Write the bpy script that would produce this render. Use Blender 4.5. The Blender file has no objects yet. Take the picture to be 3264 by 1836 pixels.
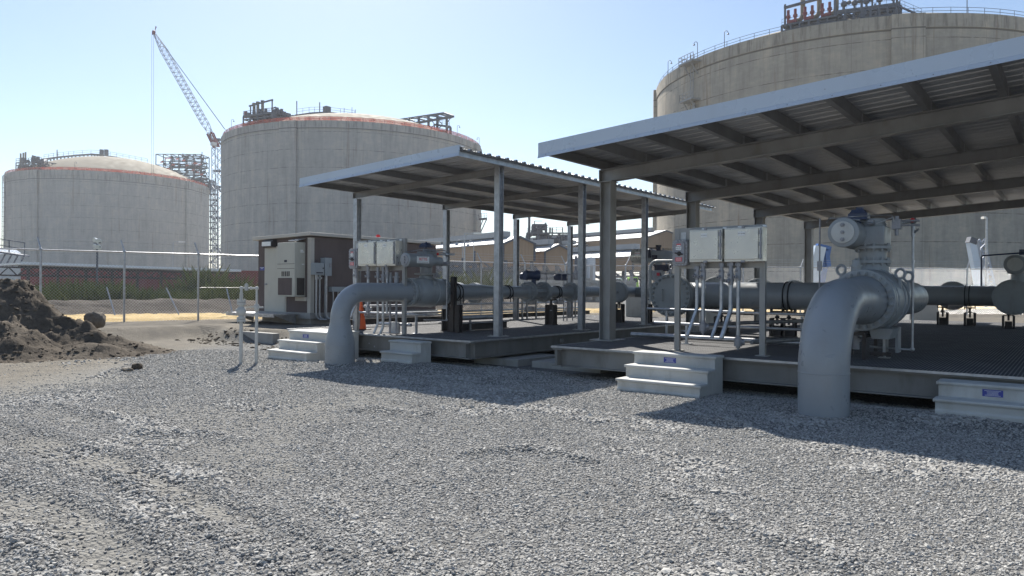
import bpy, math, random
import numpy as np
from mathutils import Vector, Matrix
R = math.radians
PI = math.pi
random.seed(11)
sc = bpy.context.scene
col = sc.collection
V3 = Vector

# ---------------------------------------------------------------- camera frame
# world axes: x = across the skids, y = along the skids (away), z up, metres
CAM = V3((7.527, -10.77, 1.6)); YAW = R(38.35); ROLL = .006; FPX = 2280.0
FW = V3((-math.sin(YAW), math.cos(YAW), 0)); RT0 = V3((math.cos(YAW), math.sin(YAW), 0)); UP0 = V3((0, 0, 1))
RT = RT0*math.cos(ROLL)+UP0*math.sin(ROLL); UPV = UP0*math.cos(ROLL)-RT0*math.sin(ROLL)
def ray(x, y): return FW+RT*((x-1632)/FPX)+UPV*((918-y)/FPX)
def at(x, y, d): return CAM+ray(x, y)*d                    # survey point: sight line and measured distance
def onx(x, y, a): r = ray(x, y); return CAM+r*((a-CAM.x)/r.x)
def ony(x, y, b): r = ray(x, y); return CAM+r*((b-CAM.y)/r.y)
def onz(x, y, z=0.): r = ray(x, y); return CAM+r*((z-CAM.z)/r.z)

# ---------------------------------------------------------------- mesh builder
def ortho(d, up=(0, 0, 1)):
    d = V3(d).normalized(); u = V3(up)
    if abs(d.dot(u.normalized())) > .999: u = V3((1, 0, 0)) if abs(d.x) < .9 else V3((0, 1, 0))
    s = d.cross(u).normalized(); return d, s, s.cross(d).normalized()
class M:
    def __init__(s): s.v = []; s.f = []
    def add(s, vs, fs):
        n = len(s.v); s.v += [tuple(p) for p in vs]; s.f += [tuple(i+n for i in f) for f in fs]; return s
    def bx(s, x0, x1, y0, y1, z0, z1):
        return s.add([(x0,y0,z0),(x1,y0,z0),(x1,y1,z0),(x0,y1,z0),(x0,y0,z1),(x1,y0,z1),(x1,y1,z1),(x0,y1,z1)],
                     [(0,3,2,1),(4,5,6,7),(0,1,5,4),(1,2,6,5),(2,3,7,6),(3,0,4,7)])
    def bar(s, p, q, w, h=None, up=(0,0,1)):
        h = w if h is None else h; p = V3(p); q = V3(q); d, sd, u = ortho(q-p, up); sd = sd*(w/2); u = u*(h/2)
        return s.add([p-sd-u,p+sd-u,p+sd+u,p-sd+u,q-sd-u,q+sd-u,q+sd+u,q-sd+u],
                     [(0,1,2,3),(7,6,5,4),(1,0,4,5),(2,1,5,6),(3,2,6,7),(0,3,7,4)])
    def tube(s, pts, r, n=10, cap=True):
        pts = [V3(p) for p in pts]; k = len(pts); rs = r if isinstance(r, (list, tuple)) else [r]*k
        t = [(pts[min(i+1,k-1)]-pts[max(i-1,0)]).normalized() for i in range(k)]
        d, sd, u = ortho(t[0]); vs = []
        for i in range(k):
            if i:
                ax = t[i-1].cross(t[i])
                if ax.length > 1e-7:
                    m = Matrix.Rotation(t[i-1].angle(t[i]), 3, ax); sd = m @ sd; u = m @ u
            for j in range(n):
                a = 2*PI*j/n; vs.append(pts[i]+(sd*math.cos(a)+u*math.sin(a))*rs[i])
        fs = [(i*n+j, i*n+(j+1)%n, (i+1)*n+(j+1)%n, (i+1)*n+j) for i in range(k-1) for j in range(n)]
        if cap: fs += [tuple(range(n-1,-1,-1)), tuple((k-1)*n+j for j in range(n))]
        return s.add(vs, fs)
    def lathe(s, o, ax, prof, n=28, cap=True):
        o = V3(o); d, sd, u = ortho(ax); vs = []
        for t, r in prof:
            for j in range(n):
                a = 2*PI*j/n; vs.append(o+d*t+(sd*math.cos(a)+u*math.sin(a))*max(r, 1e-4))
        k = len(prof)
        fs = [(i*n+j, i*n+(j+1)%n, (i+1)*n+(j+1)%n, (i+1)*n+j) for i in range(k-1) for j in range(n)]
        if cap: fs += [tuple(range(n-1,-1,-1)), tuple((k-1)*n+j for j in range(n))]
        return s.add(vs, fs)
    def cyl(s, p, q, r, n=16): p = V3(p); q = V3(q); return s.lathe(p, q-p, [(0, r), ((q-p).length, r)], n)
    def ball(s, c, r, n=14, sz=1.0):
        return s.lathe(V3(c)-V3((0,0,r*sz)), (0,0,1), [(r*sz*(1-math.cos(PI*i/8)), r*math.sin(PI*i/8)) for i in range(9)], n)
    def prism(s, poly, ext):
        n = len(poly); e = V3(ext); a = [V3(p) for p in poly]
        return s.add(a+[p+e for p in a], [tuple(range(n-1,-1,-1)), tuple(range(n,2*n))]+[(i,(i+1)%n,n+(i+1)%n,n+i) for i in range(n)])
    def ibeam(s, p, q, h, w, tf=.016, tw=.012, up=(0,0,1)):      # p, q = centre line
        p = V3(p); q = V3(q); d, sd, u = ortho(q-p, up)
        pr = [(-w/2,-h/2),(w/2,-h/2),(w/2,-h/2+tf),(tw/2,-h/2+tf),(tw/2,h/2-tf),(w/2,h/2-tf),(w/2,h/2),(-w/2,h/2),(-w/2,h/2-tf),(-tw/2,h/2-tf),(-tw/2,-h/2+tf),(-w/2,-h/2+tf)]
        return s.prism([p+sd*x+u*y for x, y in pr], q-p)
    def chan(s, p, q, h, w, t=.012, side=1, up=(0,0,1)):         # channel, flanges towards side
        p = V3(p); q = V3(q); d, sd, u = ortho(q-p, up); sd = sd*side
        pr = [(0,-h/2),(w,-h/2),(w,-h/2+t),(t,-h/2+t),(t,h/2-t),(w,h/2-t),(w,h/2),(0,h/2)]
        return s.prism([p+sd*x+u*y for x, y in pr], q-p)
    def bolts(s, c, ax, rc, n, r, h, ph=.5):
        d, sd, u = ortho(ax); c = V3(c)
        for i in range(n):
            a = 2*PI*(i+ph)/n; o = c+(sd*math.cos(a)+u*math.sin(a))*rc
            s.lathe(o, d, [(0, r), (h, r)], 6); s.lathe(o+d*h, d, [(0, r*.55), (h*.7, r*.5)], 6)
        return s
    def flange(s, c, ax, od, th, nb, br, hub=None, faces=(1, -1)):
        c = V3(c); d = V3(ax).normalized()
        s.lathe(c-d*th/2, d, [(0, od/2-.006), (.006, od/2), (th-.006, od/2), (th, od/2-.006)], 40)
        for f in faces: s.bolts(c+d*(f*th/2), d*f, od/2-br*1.9, nb, br*1.12, br*1.35)
        return s
    def arc(s, *a): pass
    def build(s, name, mat, parent=None, sm=None, bev=0, loc=None):
        me = bpy.data.meshes.new(name); o = bpy.data.objects.new(name, me); L = V3((0,0,0))
        if loc is not None and parent is None: L = V3(loc); o.location = L
        p = parent
        while p is not None: L = L+p.location; p = p.parent
        me.from_pydata([(x-L.x, y-L.y, z-L.z) for x, y, z in s.v], [], s.f)
        if mat is not None: me.materials.append(mat)
        if sm:
            me.shade_smooth(); me.set_sharp_from_angle(angle=R(sm))
        if bev:
            b = o.modifiers.new('bevel', 'BEVEL'); b.width = bev; b.segments = 2; b.limit_method = 'ANGLE'; b.angle_limit = R(40); b.harden_normals = False
        col.objects.link(o)
        if parent is not None: o.parent = parent
        return o
def bend(pts, r, n=6):      # round the inner corners of a polyline
    pts = [V3(p) for p in pts]; out = [pts[0]]
    for i in range(1, len(pts)-1):
        a = (pts[i-1]-pts[i]); b = (pts[i+1]-pts[i]); an = a.angle(b); t = min(r/math.tan(an/2), a.length*.49, b.length*.49)
        p0 = pts[i]+a.normalized()*t; p1 = pts[i]+b.normalized()*t
        rr = t*math.tan(an/2); cdir = (a.normalized()+b.normalized()).normalized(); c = pts[i]+cdir*(rr/math.sin(an/2))
        v0 = p0-c; v1 = p1-c; tot = v0.angle(v1); ax = v0.cross(v1)
        for k in range(n+1): out.append(c+Matrix.Rotation(tot*k/n, 3, ax) @ v0 if ax.length > 1e-9 else p0)
    return out+[pts[-1]]

# ---------------------------------------------------------------- tagging
def tag(o, label, cat, group=None, kind=None):
    if label: o['label'] = label
    if cat: o['category'] = cat
    if group: o['group'] = group
    if kind: o['kind'] = kind
    return o
def thing(name, label, cat, loc, group=None):
    o = bpy.data.objects.new(name, None); o.empty_display_size = .2; o.location = V3(loc); col.objects.link(o)
    return tag(o, label, cat, group)
def dup(root, loc, label, group=None):
    r = root.copy(); col.objects.link(r); r.location = V3(loc); r['label'] = label
    if group: r['group'] = group
    for ch in list(root.children):
        c = ch.copy(); col.objects.link(c); c.parent = r
        for g in list(ch.children): d = g.copy(); col.objects.link(d); d.parent = c
    return r
def text(name, s, size, origin, xdir, updir, mat, parent, align='CENTER', depth=.001):
    cu = bpy.data.curves.new(name, 'FONT'); cu.body = s; cu.size = size; cu.align_x = align; cu.align_y = 'CENTER'; cu.extrude = depth
    t = bpy.data.objects.new(name+'_src', cu); col.objects.link(t)
    dg = bpy.context.evaluated_depsgraph_get(); dg.update()
    me = bpy.data.meshes.new_from_object(t.evaluated_get(dg)); bpy.data.objects.remove(t); bpy.data.curves.remove(cu)
    X = V3(xdir).normalized(); Y = V3(updir).normalized(); Z = X.cross(Y); L = V3((0,0,0)); p = parent
    while p is not None: L = L+p.location; p = p.parent
    O = V3(origin)-L
    for v in me.vertices: v.co = O+X*v.co.x+Y*v.co.y+Z*v.co.z
    me.materials.clear(); me.materials.append(mat); me.name = name
    o = bpy.data.objects.new(name, me); col.objects.link(o); o.parent = parent; return o

# ---------------------------------------------------------------- noise for terrain
def _h(ix, iy, s):
    n = (ix.astype(np.int64)*374761393+iy.astype(np.int64)*668265263+s*144665) & 0x7fffffff
    n = (n ^ (n >> 13))*1274126177 & 0x7fffffff
    return ((n ^ (n >> 16)) & 0xffff)/65535.0
def vn(x, y, s=0):
    ix = np.floor(x); iy = np.floor(y); fx = x-ix; fy = y-iy; fx = fx*fx*(3-2*fx); fy = fy*fy*(3-2*fy)
    a = _h(ix, iy, s); b = _h(ix+1, iy, s); c = _h(ix, iy+1, s); d = _h(ix+1, iy+1, s)
    return (a+(b-a)*fx)*(1-fy)+(c+(d-c)*fx)*fy
def fbm(x, y, oct=4, s=0):
    t = np.zeros_like(x); a = .5
    for o in range(oct): t += a*vn(x*2**o+17.3*o, y*2**o-9.1*o, s+o); a *= .5
    return t
def sstep(a, b, x): t = np.clip((x-a)/(b-a), 0, 1); return t*t*(3-2*t)

# ---------------------------------------------------------------- materials
class NT:
    def __init__(s, name):
        s.m = bpy.data.materials.new(name); s.m.use_nodes = True; s.t = s.m.node_tree; s.n = s.t.nodes; s.l = s.t.links
        s.b = s.n['Principled BSDF']; s.out = s.n['Material Output']
    def new(s, t, **k):
        n = s.n.new(t)
        for a, v in k.items(): setattr(n, a, v)
        return n
    def set(s, sock, v):
        if hasattr(v, 'outputs'): v = v.outputs[0]
        if isinstance(v, bpy.types.NodeSocket): s.l.new(v, sock)
        else: sock.default_value = v
    def math(s, op, a, b=None, c=None, clamp=False):
        n = s.new('ShaderNodeMath', operation=op); n.use_clamp = clamp; s.set(n.inputs[0], a)
        if b is not None: s.set(n.inputs[1], b)
        if c is not None: s.set(n.inputs[2], c)
        return n.outputs[0]
    def mix(s, f, a, b, mode='MIX'):
        n = s.new('ShaderNodeMix', data_type='RGBA', blend_type=mode); s.set(n.inputs[0], f)
        s.set(n.inputs[6], a if not isinstance(a, tuple) or len(a) == 4 else (*a, 1)); s.set(n.inputs[7], b if not isinstance(b, tuple) or len(b) == 4 else (*b, 1))
        return n.outputs[2]
    def noise(s, vec, scale, detail=4, rough=.55, dist=0):
        n = s.new('ShaderNodeTexNoise'); n.inputs['Scale'].default_value = scale; n.inputs['Detail'].default_value = detail
        n.inputs['Roughness'].default_value = rough; n.inputs['Distortion'].default_value = dist
        if vec is not None: s.set(n.inputs['Vector'], vec)
        return n.outputs['Fac']
    def ramp(s, f, *st):
        n = s.new('ShaderNodeValToRGB'); s.set(n.inputs[0], f); e = n.color_ramp.elements
        while len(e) < len(st): e.new(.5)
        for i, (p, c) in enumerate(st):
            e[i].position = p; e[i].color = (c, c, c, 1) if not isinstance(c, tuple) else (*c, 1)
        return n.outputs[0]
    def pos(s): return s.new('ShaderNodeNewGeometry').outputs['Position']
    def obj(s): return s.new('ShaderNodeTexCoord').outputs['Object']
    def scale(s, vec, sx, sy, sz):
        n = s.new('ShaderNodeMapping'); s.set(n.inputs['Vector'], vec); n.inputs['Scale'].default_value = (sx, sy, sz); return n.outputs[0]
    def xyz(s, vec): n = s.new('ShaderNodeSeparateXYZ'); s.set(n.inputs[0], vec); return n.outputs
    def comb(s, x, y, z):
        n = s.new('ShaderNodeCombineXYZ'); s.set(n.inputs[0], x); s.set(n.inputs[1], y); s.set(n.inputs[2], z); return n.outputs[0]
    def bump(s, h, st=.3, d=.01):
        n = s.new('ShaderNodeBump'); s.set(n.inputs['Height'], h); n.inputs['Strength'].default_value = st; n.inputs['Distance'].default_value = d
        s.l.new(n.outputs[0], s.b.inputs['Normal']); return n
    def col(s, c): s.set(s.b.inputs['Base Color'], (*c, 1) if isinstance(c, tuple) and len(c) == 3 else c)
    def pr(s, **k):
        for a, v in k.items(): s.set(s.b.inputs[a.replace('_', ' ')], v)
        return s
def simple(name, c, rough=.6, metal=0., var=.15, sc_=3.0, dirt=None, dirt_amt=.0, bump=0., bscale=60., spec=.5):
    t = NT(name); p = t.pos(); f = t.noise(p, sc_, 5, .6)
    lo = tuple(x*(1-var) for x in c); hi = tuple(min(1, x*(1+var)) for x in c)
    c1 = t.ramp(f, (.3, lo), (.7, hi))
    if dirt: 
        g = t.noise(t.scale(p, 1, 1, .35), sc_*2.3, 6, .65); c1 = t.mix(t.math('MULTIPLY', t.ramp(g, (.5, 0.), (.72, 1.)), dirt_amt), c1, dirt)
    t.col(c1); t.pr(Metallic=metal, Specular_IOR_Level=spec)
    t.set(t.b.inputs['Roughness'], t.ramp(t.noise(p, sc_*4, 3), (.3, max(.05, rough-.1)), (.7, min(1, rough+.1))))
    if bump: t.bump(t.noise(p, bscale, 3), bump, .004)
    return t.m

paint = simple('pipe_paint', (.27,.29,.31), .36, 0, .06, 1.5, (.22,.21,.19), .35, .04, 25)
paint_lt = simple('valve_paint', (.29,.31,.325), .42, 0, .09, 2.5, (.2,.19,.17), .4, .06, 30)
galv = simple('galvanised_steel', (.42,.43,.45), .42, .75, .22, 9, (.55,.56,.58), .5, .03, 40)
galv_dull = simple('dull_galvanised', (.33,.325,.315), .55, .35, .16, 2.2, (.2,.18,.15), .4, .03, 40)
beamg = simple('zinc_beam', (.285,.287,.292), .5, .4, .18, 1.8, (.2,.18,.15), .5, .03, 50)
skidg = simple('skid_beam', (.23,.225,.215), .6, .25, .2, 1.6, (.13,.11,.09), .5, .03, 50)
stain = simple('stainless_panel', (.62,.60,.55), .33, .55, .06, 2.0, (.45,.38,.28), .25, .02, 80)
dsteel = simple('dark_bracket_steel', (.05,.045,.045), .6, .3, .3, 5, (.12,.07,.05), .3)
black = simple('black_rubber', (.012,.012,.014), .6, 0, .2, 5)
fascia_m = simple('fascia_trim', (.50,.56,.64), .3, .1, .03, .6, (.40,.42,.45), .2)
white_metal = simple('white_coated_metal', (.74,.77,.80), .35, .05, .03, .8, (.5,.48,.44), .2)
castc = simple('precast_concrete', (.50,.50,.48), .75, 0, .10, 1.9, (.30,.28,.24), .5, .15, 90)
conc = simple('plain_concrete', (.34,.33,.31), .9, 0, .15, 2.0, (.2,.18,.15), .5, .25, 50)
grey_enamel = simple('grey_enamel', (.30,.33,.35), .45, 0, .05, 3)
castal = simple('cast_aluminium', (.30,.30,.32), .5, .3, .15, 12, (.2,.19,.18), .4, .08, 120)
beige = simple('beige_enamel', (.50,.48,.41), .5, 0, .04, 2, (.36,.33,.27), .2)
brown = simple('brown_stucco', (.125,.095,.088), .9, 0, .1, 1.2, (.07,.055,.05), .4, .35, 140)
trimc = simple('pale_trim', (.50,.46,.40), .6, 0, .06, 2)
tan_panel = None
redp = simple('red_plastic', (.62,.03,.03), .35, 0, .05, 5)
redv = simple('red_valve_paint', (.20,.028,.033), .5, 0, .15, 4)
white_lbl = simple('white_label', (.8,.8,.78), .5, 0, .03, 5)
red_lbl = simple('red_label', (.55,.04,.06), .5, 0, .05, 5)
blue_lbl = simple('blue_label', (.035,.05,.30), .4, 0, .05, 5)
ink = simple('dark_ink', (.03,.03,.05), .6, 0, .1, 5)
red_ink = simple('red_ink', (.6,.02,.03), .5, 0, .1, 5)
navy = simple('navy_transmitter', (.03,.045,.10), .4, 0, .2, 5)
orange = simple('cone_orange', (.80,.13,.03), .55, 0, .1, 6, (.3,.08,.03), .3)
structs = simple('far_structural_steel', (.11,.12,.145), .6, .2, .15, .6)
rustred = simple('red_oxide', (.22,.045,.045), .7, 0, .2, .8, (.1,.05,.05), .4)
whitewall = simple('white_cladding', (.62,.62,.62), .6, 0, .05, .3, (.4,.38,.35), .3)
glassm = simple('lamp_glass', (.8,.8,.77), .2, 0, .1, 8)
lime = simple('lime_green_paint', (.33,.62,.06), .4, 0, .05, 3)
cranered = simple('crane_red', (.20,.045,.06), .5, 0, .1, 1)
cranew = simple('crane_pale_steel', (.36,.40,.47), .5, .1, .1, 1)
blueboom = simple('blue_boom_paint', (.05,.13,.36), .4, 0, .15, 2)
paleblue = simple('pale_blue_boom', (.50,.60,.72), .45, 0, .08, 1)
# ---------------------------------------------------------------- special materials
def m_tank(name, base, warm, H):
    t = NT(name); o = t.obj(); x, y, z = t.xyz(o)[:3]
    ang = t.math('ARCTAN2', y, x)
    n1 = t.noise(t.comb(t.math('MULTIPLY', ang, 9.), t.math('MULTIPLY', z, .02), 3.1), 1.6, 6, .7)       # broad streaks
    n2 = t.noise(t.comb(t.math('MULTIPLY', ang, 41.), t.math('MULTIPLY', z, .09), 7.), 1.3, 4, .65)
    n3 = t.noise(o, .35, 6, .62)
    n4 = t.noise(t.comb(t.math('MULTIPLY', ang, 30.), t.math('MULTIPLY', z, 1.6), 1.), 1.0, 3, .6)
    f = t.math('ADD', t.math('MULTIPLY', n1, .45), t.math('ADD', t.math('MULTIPLY', n3, .35), t.math('MULTIPLY', n4, .2)))
    c = t.ramp(f, (.34, tuple(v*.76 for v in base)), (.5, base), (.66, tuple(min(1, v*1.25) for v in warm)))
    # vertical run-off stains, strongest in the ring beam at the top
    top = t.ramp(t.math('DIVIDE', z, H), (.86, .25), (.955, .3), (.957, 1.), (1., 1.))
    st = t.math('MULTIPLY', t.ramp(n2, (.50, 0.), (.63, 1.)), top)
    c = t.mix(t.math('MULTIPLY', st, .62), c, tuple(v*.33 for v in base))
    ru = t.math('MULTIPLY', t.ramp(t.noise(t.comb(t.math('MULTIPLY', ang, 24.), t.math('MULTIPLY', z, .03), 19.), 1.2, 4, .6), (.60, 0.), (.72, 1.)), .55)
    c = t.mix(ru, c, (.17, .10, .055))
    # pour joints, and a painted shadow line under the ring beam overhang
    zz = t.math('FRACT', t.math('DIVIDE', t.math('ADD', z, t.math('MULTIPLY', t.noise(t.comb(t.math('MULTIPLY', ang, 60.), 0., 0.), 1.), .12)), 4.85))
    hj = t.math('MULTIPLY', t.math('LESS_THAN', zz, .028), t.ramp(t.noise(t.comb(t.math('MULTIPLY', ang, 22.), t.math('MULTIPLY', z, .21), 0.), 1.), (.42, .15), (.56, .8)))
    aa = t.math('FRACT', t.math('MULTIPLY', ang, 24/(2*PI)))
    vj = t.math('MULTIPLY', t.math('LESS_THAN', aa, .009), t.ramp(t.noise(t.comb(t.math('FLOOR', t.math('MULTIPLY', ang, 24/(2*PI))), 0., 5.), 3.), (.45, .1), (.55, .6)))
    rb_shade = t.math('MULTIPLY', t.math('LESS_THAN', t.math('ABSOLUTE', t.math('SUBTRACT', z, H-2.42)), .13), .85)
    c = t.mix(t.math('MAXIMUM', rb_shade, t.math('MAXIMUM', hj, vj)), c, tuple(v*.28 for v in base))
    t.col(c); t.pr(Roughness=.92, Specular_IOR_Level=.2); t.bump(t.noise(o, 2.2, 5), .25, .08); return t.m
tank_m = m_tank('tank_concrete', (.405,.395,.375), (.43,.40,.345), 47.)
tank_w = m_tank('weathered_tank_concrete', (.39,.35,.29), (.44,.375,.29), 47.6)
dome_m = simple('dome_concrete', (.21,.18,.135), .9, 0, .15, .12, (.3,.28,.23), .4)

def m_net():
    t = NT('orange_netting'); t.col((.75,.17,.10)); t.pr(Roughness=.8)
    tr = t.new('ShaderNodeBsdfTransparent'); mx = t.new('ShaderNodeMixShader')
    p = t.pos(); f = t.ramp(t.noise(p, .5, 4), (.35, .30), (.65, .62)); t.set(mx.inputs[0], f)
    t.l.new(tr.outputs[0], mx.inputs[1]); t.l.new(t.b.outputs[0], mx.inputs[2]); t.l.new(mx.outputs[0], t.out.inputs[0]); return t.m
net_m = m_net()

def m_ribbed(name, c, axis, pitch, rough=.6):       # vertical ribbed metal cladding
    t = NT(name); x, y, z = t.xyz(t.pos())[:3]; a = {'x': x, 'y': y, 's': t.math('ADD', x, y), 'z': z}[axis]
    w = t.math('FRACT', t.math('DIVIDE', a, pitch)); tri = t.math('ABSOLUTE', t.math('SUBTRACT', w, .5))
    h = t.ramp(tri, (.12, 0.), (.22, 1.)); f = t.noise(t.pos(), .3, 4)
    t.col(t.ramp(f, (.3, tuple(v*.93 for v in c)), (.7, tuple(v*1.07 for v in c)))); t.pr(Roughness=rough); t.bump(h, .8, .03); return t.m
tan_wall = m_ribbed('tan_cladding', (.36,.25,.165), 's', .6)
pale_roof = m_ribbed('pale_roof_sheet', (.37,.38,.39), 's', .6, .5)
red_clad = m_ribbed('red_cladding', (.20,.045,.05), 's', .5)

def m_roof(name):
    t = NT(name); p = t.pos(); f = t.noise(t.scale(p, .6, 3., 1.), 1.3, 5, .6)
    t.col(t.ramp(f, (.3, (.38,.39,.41)), (.7, (.50,.51,.53)))); t.pr(Metallic=.45, Roughness=.42); t.bump(t.noise(p, 20, 2), .05, .003); return t.m
roof_m = m_roof('galvalume_roof')

def m_grating():
    t = NT('steel_grating'); p = t.pos(); x, y, z = t.xyz(p)[:3]
    b = t.math('FRACT', t.math('DIVIDE', x, .045)); g = t.math('FRACT', t.math('DIVIDE', y, .10))
    h = t.math('MAXIMUM', t.math('LESS_THAN', b, .34), t.math('LESS_THAN', g, .14))
    n = t.noise(p, 3.0, 5)
    c = t.mix(h, (.045,.045,.05), t.ramp(n, (.3, (.145,.145,.15)), (.7, (.235,.235,.235)))); t.col(c); t.pr(Metallic=0., Roughness=.9, Specular_IOR_Level=.2); t.bump(h, .5, .01); return t.m
grate_m = m_grating()

def m_ground():
    t = NT('gravel_ground'); p = t.pos(); x, y, z = t.xyz(p)[:3]
    big = t.noise(p, .35, 5, .6); mid = t.noise(p, 2.2, 6, .65); fine = t.noise(p, 38, 4, .7)
    vor = t.new('ShaderNodeTexVoronoi'); vor.inputs['Scale'].default_value = 30.; t.set(vor.inputs['Vector'], p)
    vd = vor.outputs['Distance']; vc = t.xyz(vor.outputs['Color'])[0]
    gcol = t.mix(vc, (.12,.12,.122), (.27,.27,.265)); gcol = t.mix(t.ramp(vd, (.3, 0.), (.65, .6)), gcol, (.10,.098,.095))  # bed under the gravel darkened, shade between stones painted into the colour
    fines = t.ramp(t.math('ADD', t.math('MULTIPLY', fine, .5), t.math('MULTIPLY', mid, .5)), (.3, (.155,.15,.14)), (.7, (.275,.268,.25)))
    dirt = t.ramp(t.math('ADD', t.math('MULTIPLY', mid, .6), t.math('MULTIPLY', fine, .4)), (.32, (.10,.088,.072)), (.5, (.17,.152,.126)), (.68, (.25,.228,.195)))
    a = t.new('ShaderNodeAttribute', attribute_name='gravel').outputs['Fac']
    d = t.new('ShaderNodeAttribute', attribute_name='dirt').outputs['Fac']
    gm = t.math('ADD', a, t.math('MULTIPLY', t.math('SUBTRACT', mid, .5), .9), clamp=True)
    c = t.mix(t.ramp(gm, (.35, 0.), (.65, 1.)), fines, gcol)
    c = t.mix(t.math('ADD', d, t.math('MULTIPLY', t.math('SUBTRACT', mid, .5), 1.2), clamp=True), c, dirt)
    t.col(c); t.pr(Roughness=.95, Specular_IOR_Level=.15)
    h = t.math('ADD', t.math('MULTIPLY', t.math('SUBTRACT', 1., vd), .8), t.math('ADD', t.math('MULTIPLY', fine, .7), t.math('MULTIPLY', mid, 1.4)))
    rr_ = t.math('ADD', t.math('MULTIPLY', x, .62), t.math('ADD', t.math('MULTIPLY', y, -.78), t.math('MULTIPLY', t.noise(p, 1.1, 4), 1.5)))
    tread = t.math('MULTIPLY', t.math('SINE', t.math('MULTIPLY', rr_, 46.)), t.ramp(t.noise(t.scale(p, .5, .5, 1), .9, 3), (.5, 0.), (.62, .32)))
    h = t.math('ADD', h, t.math('MULTIPLY', tread, t.math('SUBTRACT', 1., a)))
    t.bump(h, .8, .035); return t.m
ground_m = m_ground()
def m_stone():
    t = NT('limestone_gravel'); r = t.new('ShaderNodeObjectInfo').outputs['Random']
    n = t.noise(t.obj(), 2.5, 3)
    c = t.ramp(r, (0., (.225,.215,.20)), (.35, (.335,.325,.31)), (.7, (.415,.405,.385)), (1., (.53,.515,.485)))
    t.col(t.mix(t.math('MULTIPLY', n, .35), c, (.2,.19,.175))); t.pr(Roughness=.9, Specular_IOR_Level=.2); return t.m
stone_m = m_stone()
def m_soil(name, lo, mid_, hi, bs=14):
    t = NT(name); p = t.pos(); a = t.noise(p, 1.1, 6, .65); f = t.noise(p, bs, 5, .7)
    t.col(t.ramp(t.math('ADD', t.math('MULTIPLY', a, .5), t.math('MULTIPLY', f, .5)), (.32, lo), (.5, mid_), (.68, hi))); t.pr(Roughness=.97, Specular_IOR_Level=.1)
    t.bump(t.math('ADD', f, t.noise(p, 4, 4)), .8, .05); return t.m
soil_m = m_soil('brown_clay_soil', (.052,.043,.035), (.098,.082,.066), (.165,.142,.115))
soil_d = m_soil('dark_soil', (.05,.043,.037), (.095,.082,.07), (.16,.14,.12))
rock_m = m_soil('grey_lump', (.12,.105,.09), (.19,.17,.145), (.27,.245,.21), 20)
straw_m = m_soil('straw_cover', (.30,.21,.10), (.52,.39,.20), (.70,.56,.34), 9)
def m_grass():
    t = NT('grass_blades'); r = t.new('ShaderNodeAttribute', attribute_name='tint').outputs['Fac']
    t.col(t.ramp(r, (0., (.055,.07,.024)), (.5, (.095,.105,.038)), (.8, (.18,.165,.07)), (1., (.28,.235,.12)))); t.pr(Roughness=.7, Specular_IOR_Level=.2)
    tl = t.new('ShaderNodeBsdfTranslucent'); tl.inputs[0].default_value = (.07,.085,.025,1); mx = t.new('ShaderNodeMixShader'); mx.inputs[0].default_value = .22
    t.l.new(t.b.outputs[0], mx.inputs[1]); t.l.new(tl.outputs[0], mx.inputs[2]); t.l.new(mx.outputs[0], t.out.inputs[0]); return t.m
grass_m = m_grass()

# ---------------------------------------------------------------- ground
def raised(x, y):
    d = np.maximum(np.minimum(y-.3-.25*np.sin(x*1.7), -8.9-x), (-13.6-x)*.6)
    d = np.maximum(d, (y-16.5)*.3)
    return .36*sstep(0., .75, d)
def gpt(px, py): p = onz(px, py, 0.); return (p.x, p.y)
RUTS = [[gpt(*q) for q in l] for l in (
    [(150,1228),(300,1226),(440,1236)], [(190,1290),(330,1325),(440,1375),(640,1388),(800,1412),(960,1425)], [(180,1470),(330,1500),(470,1590),(600,1670),(760,1770),(900,1860)],
    [(1060,1312),(1180,1305),(1340,1325)], [(1000,1600),(1100,1680),(1260,1760),(1500,1850)], [(2050,1330),(2160,1318),(2290,1352),(2420,1392)], [(2100,1580),(2260,1650),(2420,1720),(2660,1790)], [(1500,1450),(1700,1440),(1850,1470)], [(-50,1760),(80,1700),(160,1800)])]
def windrow(x, y):
    wob = .16*(fbm(x*1.3, y*1.3, 2, 61)-.5); t = np.zeros_like(x)
    for l in RUTS:
        for (ax, ay), (bx_, by_) in zip(l[:-1], l[1:]):
            dx, dy = bx_-ax, by_-ay; L2 = dx*dx+dy*dy; e = np.clip(((x-ax)*dx+(y-ay)*dy)/L2, 0, 1); d2 = (x-ax-e*dx+wob)**2+(y-ay-e*dy+wob)**2; t = np.maximum(t, np.exp(-d2/(.13**2)))
    return t*sstep(.25, .5, fbm(x*.9, y*.9, 2, 67)+.1)
TRACKS = [[gpt(*q) for q in l] for l in ([(-150,1330),(300,1470),(620,1630),(900,1780),(1150,1990)], [(-200,1520),(160,1650),(420,1800),(560,1960)])]
def track(x, y):            # distance across and length along the nearest tyre track
    best = np.full_like(x, 9.); al = np.zeros_like(x)
    for l in TRACKS:
        run_ = 0.
        for (ax, ay), (bx_, by_) in zip(l[:-1], l[1:]):
            dx, dy = bx_-ax, by_-ay; L = math.hypot(dx, dy); e = np.clip(((x-ax)*dx+(y-ay)*dy)/L**2, 0, 1); d = np.hypot(x-ax-e*dx, y-ay-e*dy); k = d < best
            best = np.where(k, d, best); al = np.where(k, run_+e*L, al); run_ += L
    return best+.10*(fbm(x*1.2, y*1.2, 2, 69)-.47), al
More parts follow.
